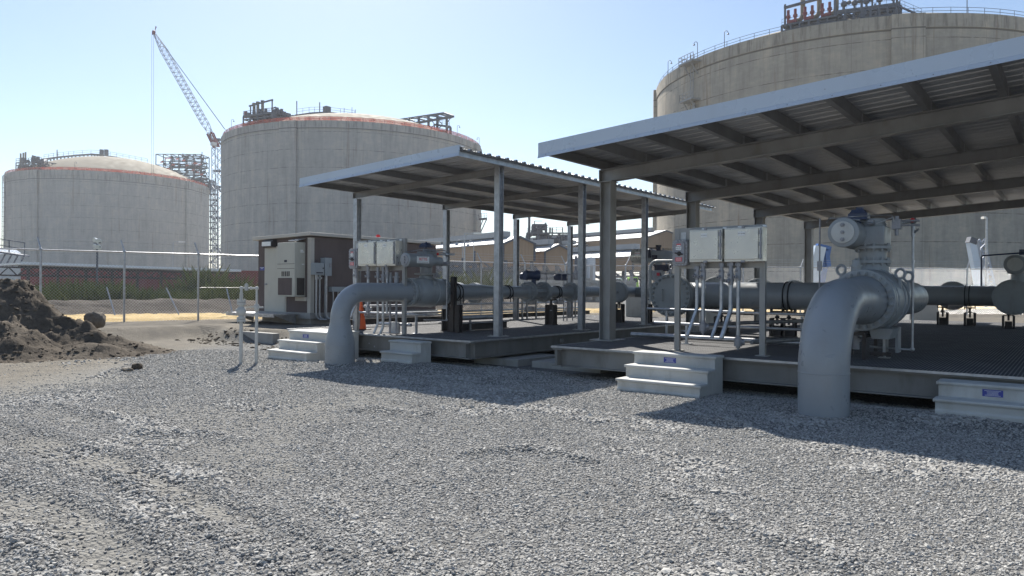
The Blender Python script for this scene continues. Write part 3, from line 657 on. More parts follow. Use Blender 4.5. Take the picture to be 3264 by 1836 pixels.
# ---------------------------------------------------------------- lattice crane between the tanks
def lattice(m, p, q, w0, w1, n, cr=.09, br=.05, up=(0,0,1)):
    p = V3(p); q = V3(q); d, s, u = ortho(q-p, up)
    def cn(e, k):
        w_ = (w0+(w1-w0)*e)/2; return p.lerp(q, e)+s*(w_*(1 if k in (0, 3) else -1))+u*(w_*(1 if k < 2 else -1))
    for k in range(4): m.bar(cn(0, k), cn(1, k), cr*2)
    for i in range(n):
        for k in range(4):
            a, b = (k, (k+1) % 4) if i % 2 else ((k+1) % 4, k); m.bar(cn(i/n, a), cn((i+1)/n, b), br*2)
t = thing('lattice_crane', 'tall lattice boom crane with red boom foot standing between two tanks', 'crane', wc(-113, 270))
d = 268
m = M(); foot = at(684, 448, d); tip = at(493, 108, d); k1 = foot.lerp(tip, .16); k2 = foot.lerp(tip, .84)
lattice(m, foot, k1, .6, 2.2, 6); lattice(m, k1, k2, 2.2, 2.2, 34); lattice(m, k2, tip, 2.2, .7, 8); m.build('boom', cranew, t)
m = M(); e = at(490, 104, d); m.lathe(e-V3((0,.3,0)), (0,1,0), [(0,.9),(.6,.9)], 12); m.bar(at(493,104,d), at(496,88,d), .18); m.bar(at(497,90,d), at(497,84,d), .3); m.build('boom_head', cranered, t)
m = M(); lattice(m, at(690, 470, d), at(670, 425, d), 1.6, 1.8, 3, .25, .18); m.bar(at(676,455,d), at(694,462,d), 2.2, 1.6); m.build('boom_foot', cranered, t)
m = M(); 
for dx in (-3.2, 2.6): m.cyl(at(487+dx, 108, d), at(486+dx, 560, d), .045, 5)
m.build('hoist_cable', structs, t)
m = M(); m.cyl(at(500,115,d), at(716,412,d), .08, 5); m.cyl(at(506,122,d), at(722,418,d), .08, 5); m.build('pendant_line', cranew, t)
m = M(); m.bx(*(lambda p: (p.x-.8,p.x+.8,p.y-.8,p.y+.8,p.z-.5,p.z+.7))(at(681,460,d-3))); m.build('operator_cab', whitewall, t)
m = M(); b = at(693, 855, d); lattice(m, V3((b.x,b.y,0)), at(690, 470, d), 2.4, 2.4, 30, .12, .07); m.build('mast', cranew, t)
t = thing('stair_tower', 'dark steel stair tower against the right edge of the far tank', 'stair tower', wc(-118, 285))
m = M(); 
for i in range(13):
    y = 620+i*18; dd_ = 286; a = at(671, y, dd_); b = at(693, y, dd_); m.bar(a, b, 2.6, .35); c_ = at(671 if i % 2 else 693, y+18, dd_); m.bar(a if not i % 2 else b, c_, .9, .2)
    rail_run(m, [a, b], 1.4, 1.3, .05)
m.build('stair_flight', structs, t)
m = M()
for px in (671, 682, 693): m.bar(at(px, 600, 286), at(px, 860, 286), .3)
m.bar(at(671, 602, 286), at(693, 602, 286), .3); m.bar(at(671, 858, 286), at(693, 858, 286), .3)
m.build('frame', structs, t)
for y in (445, 545, 596, 695, 793): m = M(); a = at(682, y, 284); b = at(703, y, 284); m.bar(a, b, 1.6, .8); m.bar(at(695, y+2, 284), at(704, y+16, 284), .5); m.build('tie_platform', structs, t)

# ---------------------------------------------------------------- tan process buildings on stilts
def gable(name, label, px0, pxf, pxr, ye, ybot, ridge, d, side_len, m_wall=None, grp='tan gabled process buildings'):
    # front gable between sight lines pxf..pxr, long side running left/back to px0
    a = at(pxf, ye, d); b = at(pxr, ye, d); fr = RT0*1.0; wdt = (b-a).dot(fr.normalized()); dirf = (RT0*.985+FW*.17).normalized()
    b = a+dirf*wdt; back = (FW*.80-RT0*.60).normalized()*side_len
    zb = at(pxf, ybot, d).z; pk = at((pxf+pxr)/2, ridge, d).z; mid = (a+b)/2
    t = thing(name, label, 'building', (a.x, a.y, 0), grp)
    A = lambda p, z: V3((p.x, p.y, z))
    m = M(); m.add([A(a,zb),A(b,zb),A(b,a.z),A(mid,pk),A(a,a.z)], [(0,1,2,3,4)]); q_ = [A(a,zb)+back,A(b,zb)+back,A(b,a.z)+back,A(mid,pk)+back,A(a,a.z)+back]; m.add(q_, [(4,3,2,1,0)])
    m.add([A(a,zb),A(a,a.z),A(a,a.z)+back,A(a,zb)+back], [(0,1,2,3)]); m.add([A(b,zb),A(b,a.z),A(b,a.z)+back,A(b,zb)+back], [(3,2,1,0)]); m.add([A(a,zb),A(b,zb),A(b,zb)+back,A(a,zb)+back], [(3,2,1,0)])
    m.build('wall', tan_wall, t)
    ov = dirf*.25; fo = -back.normalized()*.25
    m = M()
    for p, s_ in ((a, -1), (b, 1)):
        e0 = A(p, a.z)+ov*s_+fo-V3((0,0,.05)); e1 = A(mid, pk)+fo+V3((0,0,.05)); m.prism([e0, e1, e1+V3((0,0,.14)), e0+V3((0,0,.14))], back-fo*2)
    m.build('roof', pale_roof, t)
    m = M(); m.bar(A(mid,pk)+V3((0,0,.55))+back*.06, A(mid,pk)+V3((0,0,.55))+back*.94, 1.1, .75); m.build('ridge_vent', pale_roof, t)
    m = M(); 
    for p in (a, b): m.bar(A(p, zb)-dirf*.02+fo*.1, A(p, a.z)+fo*.1, .22)
    for s_, p in ((1, a), (-1, b)): m.bar(A(p, a.z)+fo, A(mid, pk)+fo, .2)
    m.build('corner_trim', structs, t)
    m = M()
    for i in range(6):
        for s_ in (0.02, .5, .98):
            p = a.lerp(b, s_)+back*(i/5*.98+.01); m.bar(A(p, 0), A(p, zb), .35)
            if i < 5: r_ = a.lerp(b, s_)+back*((i+1)/5*.98+.01); m.bar(A(p, zb-2.2), A(p.lerp(r_, .5), zb), .2); m.bar(A(p, zb-.9), A(r_, zb-.9), .25)
    rr = random.Random(int(px0))
    for i in range(20): p = a.lerp(b, rr.random())+back*rr.random()*.6; q_ = p+back*rr.uniform(.1,.4); z = rr.uniform(.6, max(1.2, zb-1)); m.tube([A(p,z), A(q_,z)], rr.uniform(.06,.2), 6)
    m.build('stilts', structs, t); return t
gable('process_building', 'largest tan gabled building on steel stilts with a long pale roof', 1392, 1604, 1706, 777, 832, 755, 95, 44)
gable('process_building', 'smaller tan gabled building adjoining the right end of the largest tan one', 1700, 1737, 1822, 802, 845, 781, 100, 26)
gable('process_building', 'tan gabled building left of the brown stained tank, beside white silos', 1830, 2018, 2130, 818, 860, 795, 100, 40)
gable('process_building', 'distant tan building with pale roof seen over the building beside the silos', 1900, 2060, 2190, 757, 790, 735, 150, 60)
gable('process_building', 'distant tan gable half hidden behind the smaller tan building', 1795, 1838, 1872, 782, 810, 777, 160, 40)
# distant process structure
t = thing('process_structure', 'distant dark steel process structure rising behind the tan buildings', 'plant structure', at(1750, 900, 170))
m = M(); o = at(1680, 780, 165); gantry(m, V3((o.x,o.y,0)), RT0, FW, 10, 8, 6, at(1750,743,165).z, 4, 60, 31, (.3,.65,1.)); o = at(1698, 730, 168); gantry(m, V3((o.x,o.y,at(1750,743,165).z)), RT0, FW, 3.2, 4, 0, 2.2, 2, 12, 33, (0.,.6,1.))
o = at(1790, 750, 165); gantry(m, V3((o.x,o.y,4)), RT0, FW, 2.3, 5, 0, at(1800,749,165).z-4, 1, 3, 37, (0.,.5,1.))
rail_run(m, [at(1682,742,164), at(1792,740,164)], 1.1, 1.2, .04); m.build('steel_frame', structs, t)
m = M(); a = at(1730, 752, 167); m.lathe(V3((a.x,a.y,4)), (0,0,1), [(0,1.9),(a.z-9,1.9),(a.z-6,1.5),(a.z-4,.8)], 16); m.build('vessel', structs, t)
m = M(); a = at(1687, 735, 169); m.cyl((a.x,a.y,5), at(1687, 692, 169), .3, 8); m.build('vent_stack', structs, t)
m = M(); m.bar(at(1704,742,168), at(1704,704,168), .15); m.bar(at(1704,704.5,168), at(1729,704.5,168), .12); m.build('davit', structs, t)
m = M(); m.bar(at(1739,745,168), at(1739,719,168), .12); m.bar(at(1739,719.5,168), at(1748,717.5,168), .1); m.build('davit', structs, t)
m = M(); m.bar(at(1794,746,168), at(1794,724,168), .12); m.build('antenna', structs, t)
# white silos
for i, (px, yt, lb) in enumerate(((1854, 816, 'white cylindrical silo on the left of a pair, behind the rear fence'), (1883, 819, 'white cylindrical silo on the right of a pair, behind the rear fence'))):
    a = at(px, yt, 72); m = M(); m.lathe((a.x,a.y,0), (0,0,1), [(0,.48*1.0),(a.z-.25,.48),(a.z-.05,.36),(a.z,.1)], 24); o = m.build('silo', whitewall, None, 40, loc=(a.x,a.y,0)); tag(o, lb, 'silo', 'white silos behind the rear fence')
# pipe rack under and left of the tan buildings
t = thing('pipe_rack', 'low dark pipe rack with walkway in front of the tan buildings', 'pipe rack', at(1480, 910, 70))
m = M(); a = at(1385, 868, 70); gantry(m, V3((a.x,a.y,.4)), RT0, FW, 14, 3, 0, 2.4, 9, 60, 41, (.3,.7,1.)); a = at(1395, 830, 74); gantry(m, V3((a.x,a.y,2.6)), RT0, FW, 3.8, 2, 0, 1.5, 3, 14, 43, (.2,.6,1.)); m.build('steel_frame', structs, t)
a = at(1330, 880, 66); m = M(); gantry(m, V3((a.x,a.y,.3)), RT0, FW, 20, 2.5, 0, 1.9, 12, 40, 47, (.4,.8,1.)); m.build('pipe_bundle', galv_dull, t)
# street lamps
def lamp(px, ytop, d, label, arm=1, h0=0):
    p = at(px, ytop, d); m = M(); m.tube([(p.x,p.y,h0), p], [.11,.06], 8); t = thing('street_lamp', label, 'street lamp', (p.x,p.y,h0), 'street lamps'); m.build('pole', galv, t)
    m = M(); q_ = p+RT0*(.9*arm); m.bar(p, q_+V3((0,0,.05)), .08); m.build('arm', galv, t); m = M(); m.bar(q_-RT0*(.15*arm), q_+RT0*(.55*arm), .35, .16); m.build('lamp_head', glassm, t)
lamp(1481, 744, 60, 'grey street lamp in front of the long tan building', 1)
lamp(552, 771, 90, 'thin street lamp in front of the far tank, over the red wall', 1)
lamp(3145, 694, 50, 'slim white lamp pole beside the pale crane boom at far right', -.2)
def goose(px, y, d, label, s_):
    p = at(px, y, d); m = M(); gooseneck(m, V3((p.x,p.y,2)), RT0*s_, p.z-2.3, .04); o = m.build('gooseneck_lamp', galv, None, 40, loc=(p.x,p.y,2)); tag(o, label, 'lamp', 'gooseneck lamps by the tan building')
goose(1474, 766, 88, 'gooseneck lamp just left of the street lamp', -1); goose(1510, 768, 88, 'gooseneck lamp just right of the street lamp', -1)
# far left: red wall, long truss canopy, white shed, flood light
t = thing('red_wall', 'long low dark red clad wall behind the tall grass', 'wall', at(300, 900, 70)); m = M(); p = at(-60, 855, 66); q_ = at(830, 861, 78)
dirw = (V3((q_.x-p.x, q_.y-p.y, 0))).normalized(); nb = V3((-dirw.y, dirw.x, 0)); m.prism([V3((p.x,p.y,.2)), V3((q_.x,q_.y,.2)), V3((q_.x,q_.y,3.15)), V3((p.x,p.y,3.15))], nb*2.4); m.build('cladding', red_clad, t)
m = M()
for i in range(26): e = V3((p.x,p.y,0)).lerp(V3((q_.x,q_.y,0)), (i+.5)/26)-nb*.06; m.bar(e+V3((0,0,.2)), e+V3((0,0,3.2)), .16)
m.bar(V3((p.x,p.y,3.2))-nb*.05, V3((q_.x,q_.y,3.2))-nb*.05, .2); m.build('post', rustred, t)
t = thing('truss_canopy', 'long low canopy roof on dark trusses in front of the red wall', 'canopy', at(400, 900, 60)); a = at(66, 843, 52); b = at(768, 866, 66); dr = (b-a); nb = V3((-dr.y, dr.x, 0)).normalized()
m = M(); m.prism([a, b, b+V3((0,0,.12)), a+V3((0,0,.12))], nb*5); m.bar(a+V3((0,0,.1)), b+V3((0,0,.1)), .1, .2); m.build('roof', white_metal, t); m = M(); n = 30
for k in range(2):
    o_ = nb*(.3+4*k)
    m.bar(a+o_-V3((0,0,.12)), b+o_-V3((0,0,.12)), .12); m.bar(a+o_-V3((0,0,.75)), b+o_-V3((0,0,.75)), .12)
    for i in range(n):
        e = a.lerp(b, i/n)+o_; f = a.lerp(b, (i+1)/n)+o_; m.bar(e-V3((0,0,.12 if i % 2 else .75)), f-V3((0,0,.75 if i % 2 else .12)), .07)
m.build('truss', dsteel, t)
for i in range(9): m = M(); e = a.lerp(b, (i+.3)/9)+nb*.3; m.bar(V3((e.x,e.y,.2)), e-V3((0,0,.1)), .16); m.build('post', dsteel, t)
t = thing('white_shed', 'white gabled shed with outside walkway at the far left edge', 'shed', at(20, 880, 62)); m = M(); a = at(-160, 840, 64); b = at(66, 838, 58); dv = V3((b.x-a.x,b.y-a.y,0)); nb = FW*5-RT0*4.6; zt = at(79,808,58).z; zp = at(0,786,60).z
A = V3((a.x,a.y,.3)); B_ = V3((b.x,b.y,.3)); m.prism([A, B_, V3((b.x,b.y,zt)), V3((a.x,a.y,zt))], nb); m.build('wall', whitewall, t)
m = M(); e0 = V3((b.x,b.y,zt)); e1 = V3((a.x,a.y,zt)); mid = nb*.5+V3((0,0,zp-zt-.1)); m.add([e0-nb*.05, e1-nb*.05, e1+mid, e0+mid, e0+nb*1.05, e1+nb*1.05], [(0,1,2,3),(3,2,5,4),(0,3,4),(1,5,2)]); m.build('roof', white_metal, t)
m = M(); p = at(-20, 800, 55); q_ = at(78, 815, 55); m.bar(p, q_, 1.2, .12); rail_run(m, [p, q_], 1.0, 1.0, .04)
for i in range(6): e = p.lerp(q_, i/5); m.bar(e, e-V3((.3,.3,.9)), .09)
m.build('walkway', structs, t)
t = thing('flood_light', 'mobile flood light mast with four round lamps above the fence', 'flood light', at(309, 900, 42)); m = M(); p = at(310, 783, 42); m.cyl((p.x,p.y,.3), p, .06, 8); m.bar(at(299,775,42), at(321,774,42), .06); m.bar(at(299,788,42), at(321,787,42), .06); m.bar(at(310,768,42), at(310,795,42), .09); m.build('mast', structs, t)
for px, y in ((303,766),(315,769),(303,786),(314,788)):
    p = at(px, y, 42); m = M(); m.lathe(p, -FW+RT0*(.5 if px > 308 else -.5)-V3((0,0,.3)), [(-.18,.06),(-.05,.14),(.02,.17),(.05,.15)], 14); m.build('lamp', glassm, t, 40)
# telescopic cranes behind the right fence
t = thing('telescopic_crane', 'blue and pale telescopic crane boom leaning behind the rear fence', 'crane', at(2600, 900, 60)); m = M(); 
m.bar(at(2572,975,60), at(2612,786,60), .62, .9); m.build('boom', paleblue, t); m = M(); m.bar(at(2598,970,60.3), at(2632,784,60.3), .5, .8); m.bar(at(2603,782,60), at(2640,790,60), .5, .3); m.bar(at(2634,800,60), at(2640,850,60), .35); m.build('jib', blueboom, t)
t = thing('telescopic_crane', 'pale grey crane boom with folded lattice jib leaning by the lamp pole', 'crane', at(3110, 900, 60)); m = M(); m.bar(at(3136,975,60), at(3098,772,60), .55, .7); m.build('boom', paleblue, t); m = M(); lattice(m, at(3163,975,60), at(3119,764,60), .7, .62, 14, .05, .03); m.build('jib', cranew, t); m = M(); m.bar(at(3086,764,60), at(3108,772,60), .6, .5); m.build('boom_head', structs, t)

for px, lb in ((2560, 0), (3160, 1)):
    o = at(px, 968, 61.5); t = [x for x in bpy.data.objects if x.name.startswith('telescopic_crane')][lb]; m = M(); m.bar(V3((o.x,o.y,1.0))-RT0*2.6, V3((o.x,o.y,1.0))+RT0*2.6, 1.6, .5); m.bar(V3((o.x,o.y,1.6))-RT0*2.4, V3((o.x,o.y,1.6))-RT0*1.1, 1.4, .9); m.build('carrier', (paleblue, whitewall)[lb], t, bev=.05)
    for e in (-2, -.8, .9, 2): m = M(); q_ = V3((o.x,o.y,.75))+RT0*e-FW*.85; m.cyl(q_, q_+FW*.3, .42, 16); m.build('wheel', black, t)
# ---------------------------------------------------------------- skid platforms
def skid(a0, a1, b0, b1, zt, label):
    t = thing('skid_platform', label, 'platform', ((a0+a1)/2, b0, 0), 'steel equipment skids')
    m = M(); m.bx(a0+.02, a1-.02, b0+.02, b1-.02, zt-.035, zt); m.build('grating_deck', grate_m, t)
    g = .33; zc = zt-.04-g/2
    for b_, s_ in ((b0+.14, -1), (b1-.14, 1)): m = M(); m.ibeam((a0+.0,b_,zc), (a1,b_,zc), g, .2, .02, .014); m.build('end_beam', skidg, t)
    for a_ in (a0+.14, a1-.14): m = M(); m.ibeam((a_,b0+.0,zc-.003), (a_,b1,zc-.003), g-.006, .2, .02, .014); m.build('side_beam', skidg, t)
    n = int((a1-a0)/2.2)
    for i in range(1, n): m = M(); m.ibeam((a0+(a1-a0)*i/n,b0+.25,zc-.006), (a0+(a1-a0)*i/n,b1-.25,zc-.006), g-.012, .15, .016, .01); m.build('cross_beam', skidg, t)
    m = M(); m.bar((a0,b0+.012,zt-.016), (a1,b0+.012,zt-.016), .02, .034); m.bar((a0+.012,b0+.024,zt-.016), (a0+.012,b1,zt-.016), .02, .034); m.bar((a1-.012,b0+.024,zt-.016), (a1-.012,b1,zt-.016), .02, .034); m.build('edge_band', galv, t)
    if a0 < -3:
        m = M(); m.lathe((a1-.034,3.1,zc+.04), (1,0,0), [(0,.05),(.05,.05),(.05,.03),(.02,.03)], 14); m.build('lifting_lug', galv_dull, t)
    return t
skid(-.1, 14.4, .03, 18.3, .54, 'large dark steel skid deck under the nearer and wider roof')
skid(-8.15, -1.94, -.12, 13.6, .54, 'narrower steel skid deck under the farther roof, beside the brown cabin')
def foot_slab(x0, x1, y0, y1, z, label):
    m = M(); m.bx(x0, x1, y0, y1, -.25, z); o = m.build('footing_slab', conc, None, bev=.012, loc=((x0+x1)/2,(y0+y1)/2,0)); tag(o, label, 'concrete slab', 'concrete footing slabs between the skids')
foot_slab(-2.75, -1.55, .9, 2.4, .115, 'low concrete footing slab beside the two step stair')
foot_slab(-1.3, .35, 1.05, 2.5, .10, 'low concrete footing slab by the front corner of the nearer skid')

# ---------------------------------------------------------------- canopies
def corrugated(t, a0, a1, b0, b1, z0, sl, pitch, rh, rw):
    # trapezoid rib profile in (b, z) drawn along the slope
    pr = []; b = b0
    while b < b1-1e-6:
        for db, dz in ((0,0),(.012,rh),(.012+rw,rh),(.024+rw,0)): pr.append((b+db, dz))
        for k in range(1, 3): bb = b+.024+rw+(pitch-.024-rw)*k/3; pr += [(bb-.022,0),(bb-.01,rh*.25),(bb+.01,rh*.25),(bb+.022,0)]
        b += pitch
    n = len(pr); m = M(); vs = []
    for a in (a0, a1):
        for e in (0, .0035): vs += [(a, b, z0+sl*(a-a0)+z+e) for b, z in pr]
    fs = []
    for i in range(n-1): fs += [(i, i+1, 2*n+i+1, 2*n+i), (n+i+1, n+i, 3*n+i, 3*n+i+1), (i+1, i, n+i, n+i+1), (2*n+i, 2*n+i+1, 3*n+i+1, 3*n+i)]
    m.add(vs, fs); return m.build('roof_sheet', roof_m, t)
def canopy(label, aL, aR, bs, zL, sl, rd, rw, pw, bf, be, purl, pz, pbase, heavy):
    Z = lambda a: zL+sl*(a-aL)                                   # top of the rafters
    t = thing('shelter_canopy', label, 'canopy', ((aL+aR)/2, bs[0], .54), 'mono pitch shelter roofs')
    for b in bs:
        m = M(); p = V3((aL, b, Z(aL)-rd/2)); q = V3((aR, b, Z(aR)-rd/2))
        m.ibeam(p, q, rd, rw, .014, .01) if heavy else m.chan(p, q, rd, .07, .008, 1)
        m.bx(aL-.006, aL+.006, b-rw/2-.002, b+rw/2+.002, Z(aL)-rd-.01, Z(aL)+.0); m.build('rafter', beamg, t)
        for a, nm in ((aL+pw/2+.03, 0), (aR-pw/2-.03, 1)):
            m = M(); zt = Z(a)-rd-.013
            if not heavy and nm == 1: zt = Z(a)+.15
            if heavy: m.ibeam((a,b,pbase), (a,b,zt), pw, pw, .014, .01, up=(1,0,0)); m.bx(a-.15,a+.15,b-.15,b+.15,zt,zt+.012)
            else: m.ibeam((a,b,pbase), (a,b,zt), pw, pw*.95, .011, .008, up=(0,1,0))
            c = m.build('column', galv_dull if heavy else galv, t)
            m = M(); m.bx(a-.17*pw/.15,a+.17*pw/.15,b-.16*pw/.15,b+.16*pw/.15,pbase,pbase+.016)
            for sx in (-1,1):
                for sy in (-1,1): m.lathe((a+sx*pw*.8,b+sy*pw*.75,pbase+.016), (0,0,1), [(0,.014),(.02,.014)], 6)
            m.build('base_plate', galv_dull, c)
    for i, a in enumerate(purl):
        m = M(); z = Z(a)+pz/2+.002; out = 1 if i == 0 else -1
        if i == len(purl)-1: m.chan((a, bf+.02, z), (a, be-.02, z), pz, .085, .006, 1)
        else: m.chan((a, bf+.02, z), (a, be-.02, z), pz, .09, .006, 1 if out > 0 else -1); m.bx(a-.0,a+.0,bf,bf,z,z) if False else None
        m.build('eave_purlin' if i in (0, len(purl)-1) and not heavy else 'purlin', galv if i == len(purl)-1 and not heavy else beamg, t)
    if heavy:
        m = M()
        for a in purl[1:]:
            for b in bs: m.bx(a-.006,a+.006,b-.05,b+.05,Z(a)+.004,Z(a)+pz-.01)
        m.build('purlin_clip', galv, t)
    a0 = aL-.14; a1 = aR+.16
    corrugated(t, a0, a1, bf+.02, be, Z(a0)+pz+.006, sl, .30, .038, .05)
    # fascia trim: tall face with a small drip lip and screws
    fh = .215 if heavy else .155; zt = .075
    m = M(); p = V3((a0,bf-.02,Z(a0)+pz+zt)); q = V3((a1,bf-.02,Z(a1)+pz+zt)); dz = V3((0,0,1))
    m.prism([p, q, q-dz*fh, p-dz*fh], (0,.03,0)); lo = V3((0,-.022,0)); m.prism([p-dz*(fh+.001), q-dz*(fh+.001), q-dz*(fh+.068)+lo, p-dz*(fh+.068)+lo], (0,.012,0)); m.prism([p+V3((0,.031,-.012)), q+V3((0,.031,-.012)), q+V3((0,.031,0)), p+V3((0,.031,0))], (0,.14,0))
    f = m.build('fascia', fascia_m, t)
    m = M(); n = int((a1-a0)/.62)
    for i in range(n):
        a = a0+.18+i*.62; m.lathe((a,bf-.028,Z(a)+pz+zt-fh-.034), (0,-1,0), [(0,.008),(.008,.008),(.012,.004)], 6)
        if i % 7 == 1: m.lathe((a-.1,bf-.021,Z(a)+pz+zt-fh*.66), (0,-1,0), [(0,.007),(.006,.007)], 6)
    m.build('screws', castal, f)
    return t
canopy('larger and nearer mono pitch canopy with corrugated roof and wide white fascia', -.2, 14.6, (1.97, 6.1, 10.9, 15.96), 4.035, .0575, .255, .22, .245, -.05, 17.9, [-.16]+[.80+.985*i for i in range(15)], .19, .54, True)
canopy('smaller and farther mono pitch canopy on slim galvanised posts', -7.24, -2.28, (1.28, 4.62, 7.98, 11.2), 4.045, .0365, .145, .13, .15, -.29, 12.55, [-7.2,-6.02,-4.8,-3.58,-2.26], .13, .54, False)

# ---------------------------------------------------------------- precast steps
def steps(x0, x1, yb, run, ntr, ztop, zbot, top_run, label, sign):
    # risers face -y; nosing overhang on each tread, base flare
    t = thing('precast_steps', label, 'steps', ((x0+x1)/2, yb, zbot), 'precast concrete steps'); rise = (ztop-zbot)/ntr
    m = M(); front = yb-top_run-run*(ntr-1)
    pr = [(yb, zbot-.1), (front-.0, zbot-.1), (front-.02, zbot), (front-.02, zbot+.035), (front, zbot+.06)]
    y = front
    for i in range(ntr):
        z = zbot+rise*(i+1)
        pr += [(y, z-.062), (y-.006, z-.05), (y-.028, z-.034), (y-.032, z-.014), (y-.024, z-.002), (y-.012, z)]
        y += run
        if i < ntr-1: pr += [(y, z)]
    pr += [(yb, ztop)]
    m.prism([(x0, a, b) for a, b in pr], (x1-x0, 0, 0))
    # side nosing lips that carry the tread edge round the flank
    for i in range(ntr):
        z = zbot+rise*(i+1); ye = front+run*i
        for xs_, s_ in ((x0, -1), (x1, 1)): m.bx(min(xs_, xs_+s_*.022), max(xs_, xs_+s_*.022), ye-.028, min(ye+ (run if i < ntr-1 else top_run)+.0, yb), z-.042, z-.004)
    m.build('stair_block', castc, t, 38, bev=.006)
    if sign:
        zc = ztop-rise*.55; xm = x0+(x1-x0)*sign; yy = yb-top_run-.004
        m = M(); m.bx(xm-.105, xm+.105, yy, yy+.008, zc-.042, zc+.042); s = m.build('blue_sign', blue_lbl, t)
        m = M()
        for k, w_ in enumerate((.085,.06,.055,.06,.08)): m.bx(xm-w_, xm+w_, yy-.002, yy, zc+.028-k*.014-.002, zc+.028-k*.014+.002)
        m.build('sign_writing', white_lbl, s)
    return t
steps(1.82, 3.2, .0, .275, 3, .575, -.005, .31, 'three step precast stair in front of the nearer skid, below the instrument panel', .46)
steps(6.15, 7.25, .0, .26, 2, .46, .085, .34, 'two step precast stair at the lower right edge, under the nearer roof', .52)
steps(-6.75, -5.33, -.14, .275, 3, .60, -.01, .86, 'three step precast stair partly behind the tapered pipe', .44)
steps(-3.95, -3.02, -.14, .24, 2, .48, .05, .30, 'shaded two step precast stair between the tapered pipe and the farther skid corner', None)

# ---------------------------------------------------------------- brown equipment cabin
bx0, bx1, by0, by1, bz0, bz1 = -15.3, -12.25, 3.56, 9.4, .74, 3.30
t = thing('equipment_cabin', 'brown windowless equipment cabin with beige door and wall air conditioner', 'cabin', ((bx0+bx1)/2, by0, .4))
m = M(); m.bx(bx0, bx1, by0, by1, bz0, bz1-.05); m.build('wall', brown, t)
m = M(); m.prism([(bx0-.16,by0-.14,bz1-.07),(bx1+.14,by0-.14,bz1-.02),(bx1+.14,by0-.14,bz1+.09),(bx0-.16,by0-.14,bz1+.05)], (0,by1-by0+.28,0)); m.build('roof', trimc, t, bev=.01)
m = M(); m.bx(bx1-.16, bx1+.015, by0-.015, by0-.001, bz0, bz1-.08); m.bx(bx1+.001, bx1+.015, by0, by0+.13, bz0, bz1-.08); m.build('corner_trim', trimc, t)
m = M(); m.bx(bx0-.06, bx1+.06, by0-.06, by1+.06, bz0-.20, bz0-.001); m.bx(bx0+.1, bx1-.1, by0+.1, by1-.1, .2, bz0-.2); m.build('skid_base', galv_dull, t)
def fx(px): return ony(px, 900, by0).x
def fz(px, py): return ony(px, py, by0).z
def front_box(px0, px1, py0, py1, dep): # box standing off the front wall between survey sights
    return fx(px0), fx(px1), by0-dep, by0-.001, fz(px0, py1), fz(px0, py0)
m = M(); X = front_box(849, 912, 793, 995, .05); m.bx(*X); d_ = m.build('door', beige, t, bev=.006)
m = M(); m.bx(X[0]-.06, X[0]-.001, by0-.035, by0-.001, X[4]-.02, X[5]+.05); m.bx(X[0]-.06, X[1]+.06, by0-.035, by0-.001, X[5]+.002, X[5]+.06); m.bx(X[1]+.001, X[1]+.05, by0-.035, by0-.001, X[4]-.02, X[5]+.05); m.bx(X[0]-.06, X[1], by0-.14, by0-.001, X[4]-.05, X[4]-.003); m.build('door_frame', trimc, t)
m = M(); m.lathe((X[0]+.09,by0-.05,X[4]+.98), (0,-1,0), [(0,.03),(.03,.02),(.06,.03),(.08,.02)], 10); m.bar((X[0]+.09,by0-.12,X[4]+.98), (X[0]+.2,by0-.12,X[4]+.98), .022); m.build('handle', castal, d_)
# air conditioner: tall beige cabinet standing off the wall, grilles on its front and flank
dp = min([.25+.01*i for i in range(60)], key=lambda q_: abs(by0-onx(974, 860, ony(939, 860, by0-q_).x).y)); ax0 = ony(884, 860, by0-dp).x; ax1 = ony(939, 860, by0-dp).x; print('ac', dp, ax0, ax1)
yf = by0-dp; A = (ax0, ax1, yf, by0-.002, ony(884, 945, yf).z, ony(884, 774, yf).z); w_ = A[1]-A[0]; h_ = A[5]-A[4]
m = M(); m.bx(*A); ac = m.build('air_conditioner', beige, t, bev=.012)
def fr(u0, u1, v0, v1, e=.012): m.bx(A[0]+w_*u0, A[0]+w_*u1, yf-e, yf-.001, A[4]+h_*v0, A[4]+h_*v1)
def sd(u0, u1, v0, v1, e=.012): m.bx(A[1]+.001, A[1]+e, yf+dp*u0, yf+dp*u1, A[4]+h_*v0, A[4]+h_*v1)
m = M(); fr(.06, .85, .03, .345); m.build('coil_grille', brown, ac)
m = M(); sd(.2, .9, .03, .345); m.build('lower_grille', dsteel, ac)
m = M()
for k in range(5): fr(.26+.10*k, .315+.10*k, .375, .465, .008)
m.build('vent_slots', dsteel, ac)
m = M(); fr(.41, .56, .635, .675, .008); m.build('badge', ink, ac)
m = M(); sd(.42, .92, .81, .965, .010); m.build('access_panel', beige, ac, bev=.004); m = M(); sd(.26, .92, .40, .745, .010); m.build('access_panel', beige, ac, bev=.004)
m = M(); sd(.5, .76, .84, .862, .016); sd(.5, .84, .812, .832, .016); sd(.64, .86, .59, .605, .016); m.build('rating_label', white_lbl, ac)
m = M(); fr(0, 1, .60, .606, .004); fr(0, 1, .515, .521, .004); m.build('panel_seam', dsteel, ac)
m = M(); m.prism([(A[0]+w_*.45,A[2]+.12,A[5]+.05),(A[1]+.03,A[2]+.12,A[5]+.05),(A[1]+.03,by0-.02,A[5]+.12),(A[0]+w_*.45,by0-.02,A[5]+.12)], (0,0,.02)); m.build('rain_hood', galv, t)
m = M(); m.bx(A[0]+w_*.5, A[1]+.12, by0-.06, by0-.002, A[4]-.14, A[4]-.012); m.build('mounting_rail', trimc, t)
